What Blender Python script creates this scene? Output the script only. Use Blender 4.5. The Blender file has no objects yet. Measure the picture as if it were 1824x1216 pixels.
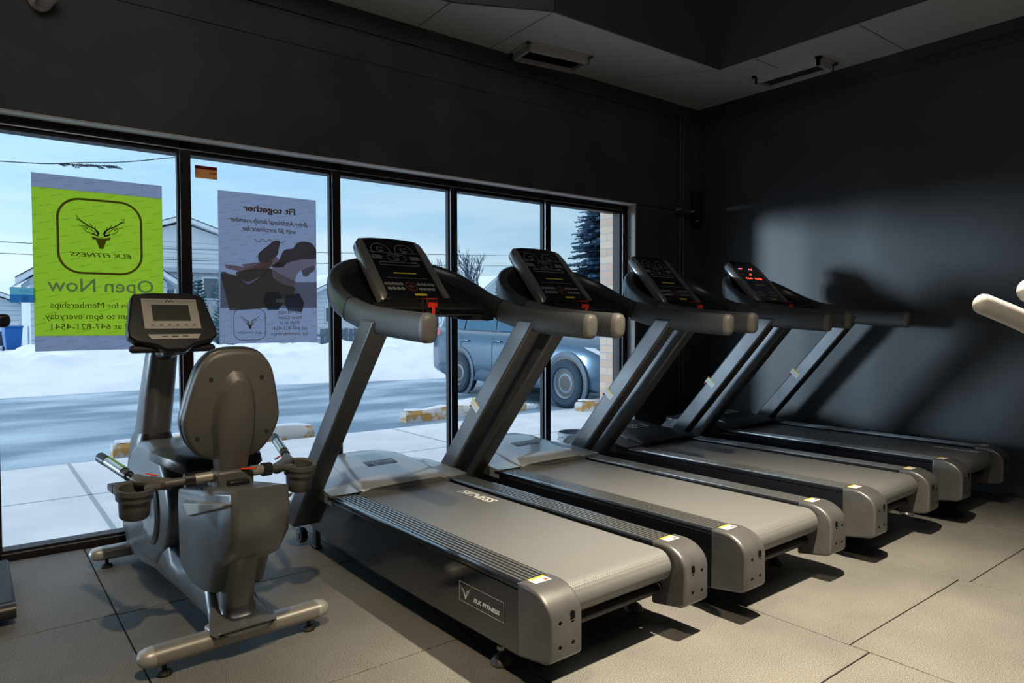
import bpy, bmesh, math, random
from mathutils import Vector, Matrix
random.seed(7)
SC = bpy.context.scene
COL = SC.collection
R = math.radians

# ------------------------------------------------------------------ camera
cam_d = bpy.data.cameras.new('camera'); cam = bpy.data.objects.new('camera', cam_d); COL.objects.link(cam)
YAW, PITCH, ROLL = R(38.0337), R(-1.7197), R(-.1347)
f = Vector((math.sin(YAW)*math.cos(PITCH), math.cos(YAW)*math.cos(PITCH), math.sin(PITCH)))
r0 = Vector((math.cos(YAW), -math.sin(YAW), 0)); u0 = r0.cross(f)
cr = math.cos(ROLL)*r0+math.sin(ROLL)*u0; cu = -math.sin(ROLL)*r0+math.cos(ROLL)*u0
cam.matrix_world = Matrix(((cr.x, cu.x, -f.x, 0), (cr.y, cu.y, -f.y, 0), (cr.z, cu.z, -f.z, 1.15), (0, 0, 0, 1)))
cam_d.sensor_width = 36; cam_d.lens = 1232.62/1824*36; cam_d.clip_start = .05; cam_d.clip_end = 400
SC.camera = cam

# ------------------------------------------------------------------ view, sky, lamps
vs = SC.view_settings
SC.display_settings.display_device = 'sRGB'
vs.view_transform = 'Standard'; vs.look = 'None'; vs.exposure = 0; vs.gamma = 1; vs.use_curve_mapping = False

W = bpy.data.worlds.new('overcast_winter_sky'); SC.world = W; W.use_nodes = True
nt = W.node_tree; nt.nodes.clear()
def wn(t, **k):
    n = nt.nodes.new(t)
    for a, v in k.items(): setattr(n, a, v)
    return n
tc = wn('ShaderNodeTexCoord'); sep = wn('ShaderNodeSeparateXYZ'); nt.links.new(tc.outputs['Generated'], sep.inputs[0])
ramp = wn('ShaderNodeValToRGB'); nt.links.new(sep.outputs['Z'], ramp.inputs[0])
cr_ = ramp.color_ramp; cr_.elements[0].position = 0.0; cr_.elements[0].color = (.70, .86, .97, 1)
cr_.elements[1].position = 1.0; cr_.elements[1].color = (1.0, 1.12, 1.3, 1)
for p, c in ((.08, (.62, .84, 1.0, 1)), (.2, (.44, .72, .97, 1)), (.38, (.42, .68, .93, 1)), (.6, (.85, 1.0, 1.2, 1))):
    e = cr_.elements.new(p); e.color = c
mp = wn('ShaderNodeMapping'); mp.inputs['Scale'].default_value = (1.6, 1.6, 9.0); nt.links.new(tc.outputs['Generated'], mp.inputs[0])
nz = wn('ShaderNodeTexNoise'); nz.inputs['Scale'].default_value = 2.2; nz.inputs['Detail'].default_value = 6; nt.links.new(mp.outputs[0], nz.inputs['Vector'])
cl = wn('ShaderNodeValToRGB'); nt.links.new(nz.outputs['Fac'], cl.inputs[0])
cl.color_ramp.elements[0].position = .38; cl.color_ramp.elements[0].color = (.84, .93, .985, 1)
cl.color_ramp.elements[1].position = .62; cl.color_ramp.elements[1].color = (1.16, 1.08, 1.03, 1)
mu = wn('ShaderNodeMix', data_type='RGBA', blend_type='MULTIPLY'); mu.inputs[0].default_value = 1
nt.links.new(ramp.outputs[0], mu.inputs[6]); nt.links.new(cl.outputs[0], mu.inputs[7])
mr = wn('ShaderNodeMapRange'); nt.links.new(sep.outputs['X'], mr.inputs[0])      # the overcast is brighter towards the left
for i_, v_ in ((1, 0.), (2, .72), (3, 1.20), (4, .84)): mr.inputs[i_].default_value = v_
bg = wn('ShaderNodeBackground'); nt.links.new(mu.outputs[2], bg.inputs[0]); nt.links.new(mr.outputs[0], bg.inputs['Strength'])
out = wn('ShaderNodeOutputWorld'); nt.links.new(bg.outputs[0], out.inputs[0])

def lamp(name, kind, loc, tgt, power, colr, **k):
    d = bpy.data.lights.new(name, kind); o = bpy.data.objects.new(name, d); COL.objects.link(o)
    o.location = loc; d.energy = power; d.color = colr
    o.rotation_euler = (Vector(tgt)-Vector(loc)).to_track_quat('-Z', 'Y').to_euler()
    for a, v in k.items(): setattr(d, a, v)
    return o
# warm ceiling spots of the gym behind and above the camera's view
lamp('ceiling_spot_lamp', 'SPOT', (2.15, 1.0, 2.95), (2.40, .78, 0), 1090, (1, .86, .63), spot_size=R(91), spot_blend=.9, shadow_soft_size=.035)
lamp('ceiling_spot_lamp', 'SPOT', (.35, .95, 2.95), (.65, 1.5, 0), 190, (1, .80, .52), spot_size=R(96), spot_blend=.5, shadow_soft_size=.04)
lamp('ambient_fill_lamp', 'AREA', (.8, .1, 3.9), (1.9, 2.8, 1.0), 23, (1, .96, .90), size=1.6, shape='SQUARE')  # added soft fill for the room's ambient light, not a real fixture
lamp('weak_winter_sun', 'SUN', (-7.9, 16.1, 2.75), (0, 10, 2.2), 1.85, (.66, .84, 1.0), angle=R(9))

# ------------------------------------------------------------------ materials
def mat(name, base, rough=.5, metal=0., spec=.5, coat=0., emit=None, es=0., bump=None, var=None, trans=None):
    m = bpy.data.materials.new(name); m.use_nodes = True; n = m.node_tree; b = n.nodes['Principled BSDF']
    b.inputs['Base Color'].default_value = (*base, 1); b.inputs['Roughness'].default_value = rough
    b.inputs['Metallic'].default_value = metal; b.inputs['Specular IOR Level'].default_value = spec
    b.inputs['Coat Weight'].default_value = coat; b.inputs['Coat Roughness'].default_value = .06
    if emit: b.inputs['Emission Color'].default_value = (*emit, 1); b.inputs['Emission Strength'].default_value = es
    tcn = n.nodes.new('ShaderNodeTexCoord')
    if bump:
        sc, st = bump; t = n.nodes.new('ShaderNodeTexNoise'); t.inputs['Scale'].default_value = sc; t.inputs['Detail'].default_value = 3
        n.links.new(tcn.outputs['Object'], t.inputs['Vector'])
        bn = n.nodes.new('ShaderNodeBump'); bn.inputs['Strength'].default_value = st; bn.inputs['Distance'].default_value = .002
        n.links.new(t.outputs['Fac'], bn.inputs['Height']); n.links.new(bn.outputs[0], b.inputs['Normal'])
    if var:
        sc, c2, lo, hi = var; t = n.nodes.new('ShaderNodeTexNoise'); t.inputs['Scale'].default_value = sc; t.inputs['Detail'].default_value = 6
        n.links.new(tcn.outputs['Object'], t.inputs['Vector'])
        rp = n.nodes.new('ShaderNodeValToRGB'); rp.color_ramp.elements[0].position = lo; rp.color_ramp.elements[1].position = hi
        rp.color_ramp.elements[0].color = (*base, 1); rp.color_ramp.elements[1].color = (*c2, 1)
        n.links.new(t.outputs['Fac'], rp.inputs[0]); n.links.new(rp.outputs[0], b.inputs['Base Color'])
    return m
def nodes(m): return m.node_tree.nodes, m.node_tree.links, m.node_tree.nodes['Principled BSDF']

M = {}
M['cap'] = mat('charcoal_moulded_plastic', (.125, .125, .13), .34, .5, bump=(900, .12), var=(14, (.155, .155, .16), .4, .7))
M['silver'] = mat('champagne_silver_trim', (.46, .445, .43), .28, .7)
M['arm'] = mat('satin_black_plastic', (.045, .048, .052), .30, .1)
M['black'] = mat('black_plastic', (.012, .012, .013), .38)
M['gloss'] = mat('piano_black_panel', (.012, .014, .020), .12, 0, .6, coat=.6)
M['grip'] = mat('foam_rubber_grip', (.050, .053, .058), .5, bump=(700, .35), var=(260, (.075, .078, .083), .35, .65))
M['gripcap'] = mat('grip_end_cap', (.13, .125, .12), .45, bump=(1200, .2))
M['steel'] = mat('powder_coated_upright', (.085, .09, .098), .36, .35, var=(9, (.11, .116, .124), .35, .7))
M['steeldark'] = mat('dark_steel', (.03, .03, .033), .35, .6)
M['chrome'] = mat('polished_steel', (.55, .55, .54), .2, 1)
M['white'] = mat('white_sticker', (.75, .75, .72), .5)
M['yellow'] = mat('yellow_sticker', (.75, .58, .06), .5)
M['print'] = mat('white_print', (.85, .85, .83), .5)
M['printdim'] = mat('grey_print', (.50, .50, .50), .5)
M['red'] = mat('red_safety_plastic', (.85, .05, .015), .4)
M['redring'] = mat('red_print', (.45, .09, .05), .5)
M['led'] = mat('red_led', (.1, 0, 0), .5, emit=(1, .05, .02), es=7)
M['ledblue'] = mat('blue_led', (0, 0, .1), .5, emit=(.1, .2, 1), es=5)
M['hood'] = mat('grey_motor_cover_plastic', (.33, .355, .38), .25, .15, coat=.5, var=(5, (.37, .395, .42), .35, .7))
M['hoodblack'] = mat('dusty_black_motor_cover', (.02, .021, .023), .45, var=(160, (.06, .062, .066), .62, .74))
M['bike'] = mat('titanium_grey_shell', (.17, .175, .18), .32, .45, var=(6, (.15, .155, .16), .4, .65))
M['bikebar'] = mat('bronze_grey_bar', (.33, .315, .29), .42, .5)
M['bikeback'] = mat('grey_seat_back_plastic', (.10, .098, .095), .42, .1, bump=(700, .25))
M['vinyl'] = mat('black_vinyl', (.03, .031, .034), .38)
M['rubber'] = mat('black_rubber', (.015, .015, .016), .6)
M['lcd'] = mat('grey_lcd', (.05, .055, .05), .25)
M['face'] = mat('cream_overlay', (.42, .40, .36), .45)
M['frame'] = mat('dark_bronze_aluminium', (.018, .013, .013), .5, 0, .25)
M['framesheen'] = mat('painted_frame_sheen', (.30, .32, .36), .3, .6)  # paler than the frame: sky sheen on its edges put into the colour

# belt: fine woven texture
m = M['belt'] = mat('treadmill_belt', (.145, .148, .155), .45)
n, l, b = nodes(m)
t1 = n.new('ShaderNodeTexWave'); t1.inputs['Scale'].default_value = 40; t1.bands_direction = 'X'
t2 = n.new('ShaderNodeTexWave'); t2.inputs['Scale'].default_value = 40; t2.bands_direction = 'Y'
co = n.new('ShaderNodeTexCoord'); l.new(co.outputs['Object'], t1.inputs['Vector']); l.new(co.outputs['Object'], t2.inputs['Vector'])
mm = n.new('ShaderNodeMath'); mm.operation = 'MULTIPLY'; l.new(t1.outputs['Fac'], mm.inputs[0]); l.new(t2.outputs['Fac'], mm.inputs[1])
bn = n.new('ShaderNodeBump'); bn.inputs['Strength'].default_value = .4; bn.inputs['Distance'].default_value = .0022; l.new(mm.outputs[0], bn.inputs['Height']); l.new(bn.outputs[0], b.inputs['Normal'])

# rubber floor tiles, 1.0 m
m = M['floor'] = mat('rubber_floor', (.12, .12, .12), .62, 0, .35)
n, l, b = nodes(m)
co = n.new('ShaderNodeTexCoord')
nf = n.new('ShaderNodeTexNoise'); nf.inputs['Scale'].default_value = 300; nf.inputs['Detail'].default_value = 3; nf.inputs['Roughness'].default_value = .75; l.new(co.outputs['Object'], nf.inputs['Vector'])
nl = n.new('ShaderNodeTexNoise'); nl.inputs['Scale'].default_value = 2.3; nl.inputs['Detail'].default_value = 8; l.new(co.outputs['Object'], nl.inputs['Vector'])
r1 = n.new('ShaderNodeValToRGB'); l.new(nf.outputs['Fac'], r1.inputs[0])
r1.color_ramp.elements[0].position = .36; r1.color_ramp.elements[0].color = (.018, .018, .020, 1)
r1.color_ramp.elements[1].position = .64; r1.color_ramp.elements[1].color = (.29, .285, .27, 1)
r2 = n.new('ShaderNodeValToRGB'); l.new(nl.outputs['Fac'], r2.inputs[0])
r2.color_ramp.elements[0].position = .3; r2.color_ramp.elements[0].color = (.85, .85, .85, 1)
r2.color_ramp.elements[1].position = .72; r2.color_ramp.elements[1].color = (1.22, 1.2, 1.17, 1)
mx = n.new('ShaderNodeMix'); mx.data_type = 'RGBA'; mx.blend_type = 'MULTIPLY'; mx.inputs[0].default_value = 1
l.new(r1.outputs[0], mx.inputs[6]); l.new(r2.outputs[0], mx.inputs[7]); l.new(mx.outputs[2], b.inputs['Base Color'])
bn = n.new('ShaderNodeBump'); bn.inputs['Strength'].default_value = .2; bn.inputs['Distance'].default_value = .0012; l.new(nf.outputs['Fac'], bn.inputs['Height']); l.new(bn.outputs[0], b.inputs['Normal'])

M['wall'] = mat('black_painted_block', (.050, .050, .053), .5, 0, .4, bump=(120, .25), var=(3, (.072, .072, .076), .4, .7))
m = M['wallright'] = mat('black_painted_drywall', (.040, .042, .046), .42, 0, .45, bump=(60, .15), var=(2.4, (.055, .058, .064), .5, .75))
M['ceil'] = mat('grey_duct_board', (.48, .475, .48), .6, bump=(200, .2))
M['ceilside'] = mat('dark_duct_side', (.06, .058, .058), .5, bump=(200, .2))  # upright soffit faces, darker than its underside
M['ceildark'] = mat('black_ceiling_void', (.012, .012, .012), .8)
M['reveal'] = mat('bare_concrete_reveal', (.33, .32, .31), .8, bump=(60, .6), var=(30, (.2, .2, .2), .55, .75))
M['headwhite'] = mat('white_head_board', (.75, .72, .70), .7)

# glass
m = M['glass'] = bpy.data.materials.new('window_glass'); m.use_nodes = True; n = m.node_tree.nodes; l = m.node_tree.links; n.clear()
o_ = n.new('ShaderNodeOutputMaterial'); mix = n.new('ShaderNodeMixShader'); tr = n.new('ShaderNodeBsdfTransparent'); gl = n.new('ShaderNodeBsdfGlossy')
tr.inputs[0].default_value = (.95, .985, 1, 1); gl.inputs['Roughness'].default_value = .0; fr = n.new('ShaderNodeFresnel'); fr.inputs[0].default_value = 1.45
l.new(fr.outputs[0], mix.inputs[0]); l.new(tr.outputs[0], mix.inputs[1]); l.new(gl.outputs[0], mix.inputs[2]); l.new(mix.outputs[0], o_.inputs[0])

def paper(name, c, tmix=.6, dashes=True):
    m = bpy.data.materials.new(name); m.use_nodes = True; n = m.node_tree.nodes; l = m.node_tree.links; n.clear()
    o_ = n.new('ShaderNodeOutputMaterial'); mix = n.new('ShaderNodeMixShader'); d = n.new('ShaderNodeBsdfDiffuse'); t = n.new('ShaderNodeBsdfTranslucent')
    mix.inputs[0].default_value = tmix
    if dashes:
        co = n.new('ShaderNodeTexCoord'); mp = n.new('ShaderNodeMapping'); mp.inputs['Rotation'].default_value = (0, R(14), 0)
        l.new(co.outputs['Object'], mp.inputs[0]); sp = n.new('ShaderNodeSeparateXYZ'); l.new(mp.outputs[0], sp.inputs[0]); cb = n.new('ShaderNodeCombineXYZ')
        l.new(sp.outputs['X'], cb.inputs['X']); l.new(sp.outputs['Z'], cb.inputs['Y'])
        def mt(op, a_, b_=None):
            q = n.new('ShaderNodeMath'); q.operation = op
            for i_, v_ in enumerate((a_, b_)):
                if v_ is None: continue
                if isinstance(v_, (int, float)): q.inputs[i_].default_value = v_
                else: l.new(v_, q.inputs[i_])
            return q.outputs[0]
        row = mt('DIVIDE', sp.outputs['Z'], .040); fz = mt('LESS_THAN', mt('FRACT', row), .045)
        fx = mt('LESS_THAN', mt('FRACT', mt('ADD', mt('DIVIDE', sp.outputs['X'], .095), mt('MULTIPLY', mt('FLOOR', row), .37))), .55)
        dm = n.new('ShaderNodeMix'); dm.data_type = 'RGBA'; l.new(mt('MULTIPLY', fz, fx), dm.inputs[0]); dm.inputs[6].default_value = (*c, 1); dm.inputs[7].default_value = (c[0]*.62, c[1]*.62, c[2]*.62, 1)
        l.new(dm.outputs[2], d.inputs[0]); l.new(dm.outputs[2], t.inputs[0])
    else:
        d.inputs[0].default_value = (*c, 1); t.inputs[0].default_value = (*c, 1)
    l.new(mix.outputs[0], o_.inputs[0]); l.new(d.outputs[0], mix.inputs[1]); l.new(t.outputs[0], mix.inputs[2])
    return m
M['pgreen'] = paper('green_poster_paper', (.74, .92, .20))
M['pgrey'] = paper('pale_poster_paper', (.64, .68, .80))
M['pbrown'] = paper('brown_poster_ink', (.26, .15, .055), .45, False)
M['pviolet'] = paper('violet_poster_ink', (.50, .46, .78), .55, False)
def ink(name, c, t=.45): M[name] = paper(name, c, t, False)
ink('p_band', (.45, .44, .48)); ink('p_dark', (.33, .31, .28)); ink('p_hair', (.21, .17, .155)); ink('p_skin', (.66, .56, .60)); ink('p_skin2', (.60, .44, .44)); ink('p_db', (.17, .20, .26)); ink('p_bar', (.6, .62, .66))

M['teal'] = paper('teal_sticker', (.45, .80, .88), .6, False); M['tealdark'] = paper('blue_sticker', (.20, .52, .80), .6, False); M['maroon'] = paper('maroon_sticker', (.30, .02, .04), .5, False); M['tan'] = paper('tan_sticker', (.75, .42, .20), .6, False)

# outdoors
M['snow'] = mat('snow', (.88, .90, .93), .7, bump=(5, 1.0), var=(1.6, (.66, .74, .82), .50, .78))
m = M['asphalt'] = mat('wet_icy_asphalt', (.13, .17, .22), .45)
n, l, b = nodes(m)
co = n.new('ShaderNodeTexCoord'); mp = n.new('ShaderNodeMapping'); mp.inputs['Scale'].default_value = (.42, .95, 1); l.new(co.outputs['Object'], mp.inputs[0])
t = n.new('ShaderNodeTexNoise'); t.inputs['Scale'].default_value = 1.1; t.inputs['Detail'].default_value = 7; l.new(mp.outputs[0], t.inputs['Vector'])
rp = n.new('ShaderNodeValToRGB'); l.new(t.outputs['Fac'], rp.inputs[0]); rp.color_ramp.elements[0].position = .42; rp.color_ramp.elements[0].color = (.12, .20, .29, 1)
rp.color_ramp.elements[1].position = .64; rp.color_ramp.elements[1].color = (.46, .58, .68, 1); l.new(rp.outputs[0], b.inputs['Base Color'])
M['walk'] = mat('frosted_concrete', (.74, .76, .78), .8, var=(2.5, (.86, .87, .88), .4, .7))
M['joint'] = mat('pavement_joint', (.40, .44, .50), .9)
m = M['stop'] = mat('worn_yellow_concrete', (.66, .64, .62), .8, var=(7, (.55, .30, .08), .46, .54))
m = M['brick'] = mat('brick', (.5, .3, .2), .85)
n, l, b = nodes(m)
co = n.new('ShaderNodeTexCoord'); sp = n.new('ShaderNodeSeparateXYZ'); l.new(co.outputs['Object'], sp.inputs[0])
ad = n.new('ShaderNodeMath'); l.new(sp.outputs['X'], ad.inputs[0]); l.new(sp.outputs['Y'], ad.inputs[1]); cb = n.new('ShaderNodeCombineXYZ'); l.new(ad.outputs[0], cb.inputs['X']); l.new(sp.outputs['Z'], cb.inputs['Y'])
br = n.new('ShaderNodeTexBrick'); br.inputs['Scale'].default_value = 1; br.inputs['Brick Width'].default_value = .215; br.inputs['Row Height'].default_value = .075; br.inputs['Mortar Size'].default_value = .005
br.inputs['Color1'].default_value = (.62, .40, .30, 1); br.inputs['Color2'].default_value = (.72, .56, .42, 1); br.inputs['Mortar'].default_value = (.42, .42, .44, 1)
l.new(cb.outputs[0], br.inputs['Vector']); l.new(br.outputs['Color'], b.inputs['Base Color'])
M['siding'] = mat('pale_siding', (.72, .76, .80), .7); M['sidinggrey'] = mat('grey_stone', (.42, .47, .53), .8, var=(6, (.55, .58, .62), .4, .6))
M['roofsnow'] = mat('snowy_roof', (.80, .84, .88), .7); M['soffit'] = mat('grey_soffit', (.45, .52, .58), .7)
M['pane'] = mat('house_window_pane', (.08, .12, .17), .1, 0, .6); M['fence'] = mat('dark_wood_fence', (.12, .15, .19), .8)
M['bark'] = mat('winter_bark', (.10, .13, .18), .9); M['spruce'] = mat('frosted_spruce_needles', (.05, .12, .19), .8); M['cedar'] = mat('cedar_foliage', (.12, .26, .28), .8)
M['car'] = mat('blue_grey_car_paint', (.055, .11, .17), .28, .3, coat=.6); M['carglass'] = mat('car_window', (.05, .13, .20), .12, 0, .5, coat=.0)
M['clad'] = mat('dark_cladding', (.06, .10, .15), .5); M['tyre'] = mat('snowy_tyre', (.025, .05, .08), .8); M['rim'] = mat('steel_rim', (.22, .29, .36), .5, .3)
M['lens'] = mat('clear_lens', (.6, .65, .7), .1, .2, coat=1); M['redlens'] = mat('red_lens', (.55, .12, .14), .2); M['bin'] = mat('blue_bin', (.02, .16, .50), .5)
M['cable'] = mat('cable', (.03, .04, .05), .6); M['duct'] = mat('grey_cable_sheath', (.16, .16, .16), .4)
M['devwhite'] = mat('white_device_shell', (.62, .60, .57), .4); M['bucket'] = mat('white_bucket', (.45, .52, .58), .45); M['palegrip'] = mat('pale_grey_grip', (.42, .41, .40), .5, bump=(900, .3))


# ------------------------------------------------------------------ mesh helpers
class B:
    """collects shapes, then links them as ONE mesh object; every shape may name its own material"""
    def __init__(s, m='black'): s.v = []; s.f = []; s.mi = []; s.mats = [m]; s.cur = 0
    def m(s, name):
        if name not in s.mats: s.mats.append(name)
        s.cur = s.mats.index(name); return s
    def add(s, vs, fs, X=None):
        o = len(s.v); s.v += [tuple(X @ Vector(p)) if X else tuple(p) for p in vs]
        for q in fs: s.f.append([o+i for i in q]); s.mi.append(s.cur)
        return s
    def box(s, x0, x1, y0, y1, z0, z1, X=None):
        return s.add([(x0, y0, z0), (x1, y0, z0), (x1, y1, z0), (x0, y1, z0), (x0, y0, z1), (x1, y0, z1), (x1, y1, z1), (x0, y1, z1)],
                     [(0, 3, 2, 1), (4, 5, 6, 7), (0, 1, 5, 4), (1, 2, 6, 5), (2, 3, 7, 6), (3, 0, 4, 7)], X)
    def loft(s, rings, caps=True, closed=True):
        k = len(rings[0]); vs = [p for r_ in rings for p in r_]; fs = []
        for i in range(len(rings)-1):
            for j in range(k if closed else k-1):
                a = i*k+j; b_ = i*k+(j+1) % k; fs.append((a, b_, b_+k, a+k))
        if caps and closed: fs.append(tuple(range(k-1, -1, -1))); fs.append(tuple((len(rings)-1)*k+j for j in range(k)))
        return s.add(vs, fs)
    def prism(s, poly, h0, h1, axis='x', X=None):
        def P(a, b_, h): return {'x': (h, a, b_), 'y': (a, h, b_), 'z': (a, b_, h)}[axis]
        k = len(poly); vs = [P(a, b_, h0) for a, b_ in poly]+[P(a, b_, h1) for a, b_ in poly]
        return s.add(vs, [tuple(range(k-1, -1, -1)), tuple(range(k, 2*k))]+[(i, (i+1) % k, k+(i+1) % k, k+i) for i in range(k)], X)
    def sweep(s, path, radii, n=12, up=(0, 0, 1), sq=1., caps=True, dome=False):
        """radii: (half width, half height) per point; sq<1 squares the section"""
        P = [Vector(p) for p in path]; N = len(P)
        if not isinstance(radii, list): radii = [radii]*N
        radii = [(q, q) if not isinstance(q, tuple) else q for q in radii]
        rings = []
        for i in range(N):
            t = (P[min(i+1, N-1)]-P[max(i-1, 0)]).normalized(); U = Vector(up)
            if abs(t.dot(U)) > .98: U = Vector((0, 1, 0)) if abs(t.y) < .9 else Vector((1, 0, 0))
            sd = t.cross(U).normalized(); U = sd.cross(t)
            def ring(c, k):
                rr = []
                for j in range(n):
                    a = 2*math.pi*(j+.5)/n; ca, sa = math.cos(a), math.sin(a)
                    ca = math.copysign(abs(ca)**sq, ca); sa = math.copysign(abs(sa)**sq, sa)
                    rr.append(tuple(c+sd*ca*radii[i][0]*k+U*sa*radii[i][1]*k))
                return rr
            if dome and i == 0:
                d_ = min(radii[i])
                for a in (80, 55, 30): rings.append(ring(P[i]-t*d_*(math.sin(R(a))), math.cos(R(a))))
            rings.append(ring(P[i], 1))
            if dome and i == N-1:
                d_ = min(radii[i])
                for a in (30, 55, 80): rings.append(ring(P[i]+t*d_*(math.sin(R(a))), math.cos(R(a))))
        return s.loft(rings, caps)
    def cyl(s, a, b_, r_, n=20, r2=None): return s.sweep([a, b_], [(r_, r_), ((r2 or r_), (r2 or r_))], n)
    def lathe(s, prof, X=None, n=24):
        """prof (r, z) about z"""
        rings = [[(r_*math.cos(2*math.pi*j/n), r_*math.sin(2*math.pi*j/n), z) for j in range(n)] for r_, z in prof]
        if X: rings = [[tuple(X @ Vector(p)) for p in q] for q in rings]
        return s.loft(rings, caps=False)
    def strip(s, pts, w, y, th=.0005, n=(0, -1, 0)):
        """flat ribbon drawn in the x-z plane at depth y"""
        for (a, b_) in zip(pts[:-1], pts[1:]):
            d = Vector((b_[0]-a[0], 0, b_[1]-a[1]));
            if d.length < 1e-6: continue
            q = Vector((-d.z, 0, d.x)).normalized()*w/2; e = d.normalized()*w*.3
            s.add([(a[0]-e.x+q.x, y, a[1]-e.z+q.z), (a[0]-e.x-q.x, y, a[1]-e.z-q.z), (b_[0]+e.x-q.x, y, b_[1]+e.z-q.z), (b_[0]+e.x+q.x, y, b_[1]+e.z+q.z)], [(0, 1, 2, 3)])
        return s
    def poly(s, pts, y): return s.add([(x, y, z) for x, z in pts], [tuple(range(len(pts)))])
    def text(s, body, X, width=None, height=None, shear=0., mirror=False, size=1., bold=0., align_right=False):
        vs_, fs_ = text_geo(body, shear, bold)
        x0 = min(v[0] for v in vs_); x1 = max(v[0] for v in vs_); h = max(v[1] for v in vs_)
        sx = width/(x1-x0) if width else size
        sy = height/h if height else sx
        if mirror: vs_ = [(-(v[0]-x0)*sx, v[1]*sy, 0) for v in vs_]
        else: vs_ = [((v[0]-x0)*sx, v[1]*sy, 0) for v in vs_]
        return s.add(vs_, fs_, X)
    def build(s, name, parent=None, bevel=0., sharp=38, seg=2, loc=None, flat=False):
        me = bpy.data.meshes.new(name); me.from_pydata(s.v, [], s.f); me.update()
        for q in s.mats: me.materials.append(M[q])
        me.polygons.foreach_set('material_index', s.mi)
        bm = bmesh.new(); bm.from_mesh(me); bmesh.ops.recalc_face_normals(bm, faces=bm.faces)
        for fc in bm.faces: fc.smooth = not flat
        for e in bm.edges:
            if len(e.link_faces) == 2 and e.calc_face_angle(0) > R(sharp): e.smooth = False
        bm.to_mesh(me); bm.free()
        o = bpy.data.objects.new(name, me); COL.objects.link(o)
        if parent: o.parent = parent
        if loc: o.location = loc
        if bevel:
            bv = o.modifiers.new('bevel', 'BEVEL'); bv.width = bevel; bv.segments = seg; bv.limit_method = 'ANGLE'; bv.angle_limit = R(35); bv.harden_normals = False
        return o
_tc = {}
def text_geo(body, shear, bold):
    k = (body, shear, bold)
    if k not in _tc:
        c = bpy.data.curves.new('t', 'FONT'); c.body = body; c.shear = shear; c.offset = bold; c.resolution_u = 3
        o = bpy.data.objects.new('t', c); COL.objects.link(o)
        me = bpy.data.meshes.new_from_object(o); _tc[k] = ([tuple(v.co) for v in me.vertices], [tuple(p.vertices) for p in me.polygons])
        bpy.data.objects.remove(o); bpy.data.meshes.remove(me); bpy.data.curves.remove(c)
    vs_, fs_ = _tc[k]; return list(vs_), list(fs_)
def XZ(x, y, z):   # text plane standing upright, read from the -y side
    return Matrix.Translation((x, y, z)) @ Matrix(((1, 0, 0, 0), (0, 0, 1, 0), (0, 1, 0, 0), (0, 0, 0, 1)))
def smooth_path(pts, k=5):
    P = [Vector(p) for p in pts]; P = [2*P[0]-P[1]]+P+[2*P[-1]-P[-2]]; o = []
    for i in range(1, len(P)-2):
        for j in range(k):
            t = j/k; a, b_, c, d = P[i-1:i+3]
            o.append(.5*((2*b_)+(-a+c)*t+(2*a-5*b_+4*c-d)*t*t+(-a+3*b_-3*c+d)*t**3))
    o.append(P[-2]); return [tuple(p) for p in o]
def rrect(x0, x1, z0, z1, r_, n=6):
    o = []
    for cx, cz, a0 in ((x1-r_, z1-r_, 0), (x0+r_, z1-r_, 90), (x0+r_, z0+r_, 180), (x1-r_, z0+r_, 270)):
        for k in range(n+1):
            a = R(a0+90*k/n); o.append((cx+r_*math.cos(a), cz+r_*math.sin(a)))
    return o
def empty(name, loc, rz, label, cat, group=None):
    o = bpy.data.objects.new(name, None); COL.objects.link(o); o.location = loc; o.rotation_euler = (0, 0, rz); o.empty_display_size = .2
    tag(o, label, cat, group); return o
def tag(o, label, cat, group=None, kind=None):
    o['label'] = label; o['category'] = cat
    if group: o['group'] = group
    if kind: o['kind'] = kind
    return o
def struct(o): o['kind'] = 'structure'; return o
def kids(o): return [c for c in bpy.data.objects if c.parent == o]
def copy_tree(o, parent=None):
    c = o.copy(); COL.objects.link(c)
    if parent: c.parent = parent
    for ch in kids(o): copy_tree(ch, c)
    return c

def deer(b, cx, z0, s, y, mirror=1):
    """stag head: nose tip at (cx, z0), height about s"""
    k = s/375.
    def P(l): return [(cx+mirror*(x-727)*k, z0+(745-z)*k) for x, z in l]
    for sg in (1, -1):
        def Q(l): return P([(727+(x-727)*sg, z) for x, z in l])
        b.strip(Q([(690, 592), (700, 565), (685, 540), (655, 512), (600, 482), (548, 450), (512, 418)]), 15*k, y)
        b.strip(Q([(690, 592), (660, 582), (640, 570)]), 20*k, y); b.strip(Q([(698, 570), (680, 535)]), 24*k, y)
        for l in ([(512, 418), (492, 392), (478, 370)], [(520, 430), (496, 418), (475, 408)], [(600, 486), (545, 492), (500, 483)], [(650, 512), (632, 482), (612, 455)], [(672, 530), (668, 508), (665, 488)],
                  [(548, 512), (565, 540), (600, 562), (650, 580)], [(600, 500), (640, 540), (668, 560)], [(560, 500), (585, 520), (590, 500)]): b.strip(Q(l), 8*k, y)
    b.strip(P([(690, 594), (712, 607), (727, 610), (742, 607), (766, 596)]), 7*k, y)
    b.poly(P([(625, 605), (655, 607), (690, 618), (727, 622), (764, 618), (799, 607), (830, 605), (812, 636), (780, 642), (748, 742), (736, 745), (718, 745), (706, 742), (674, 642), (642, 636)]), y)

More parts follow.
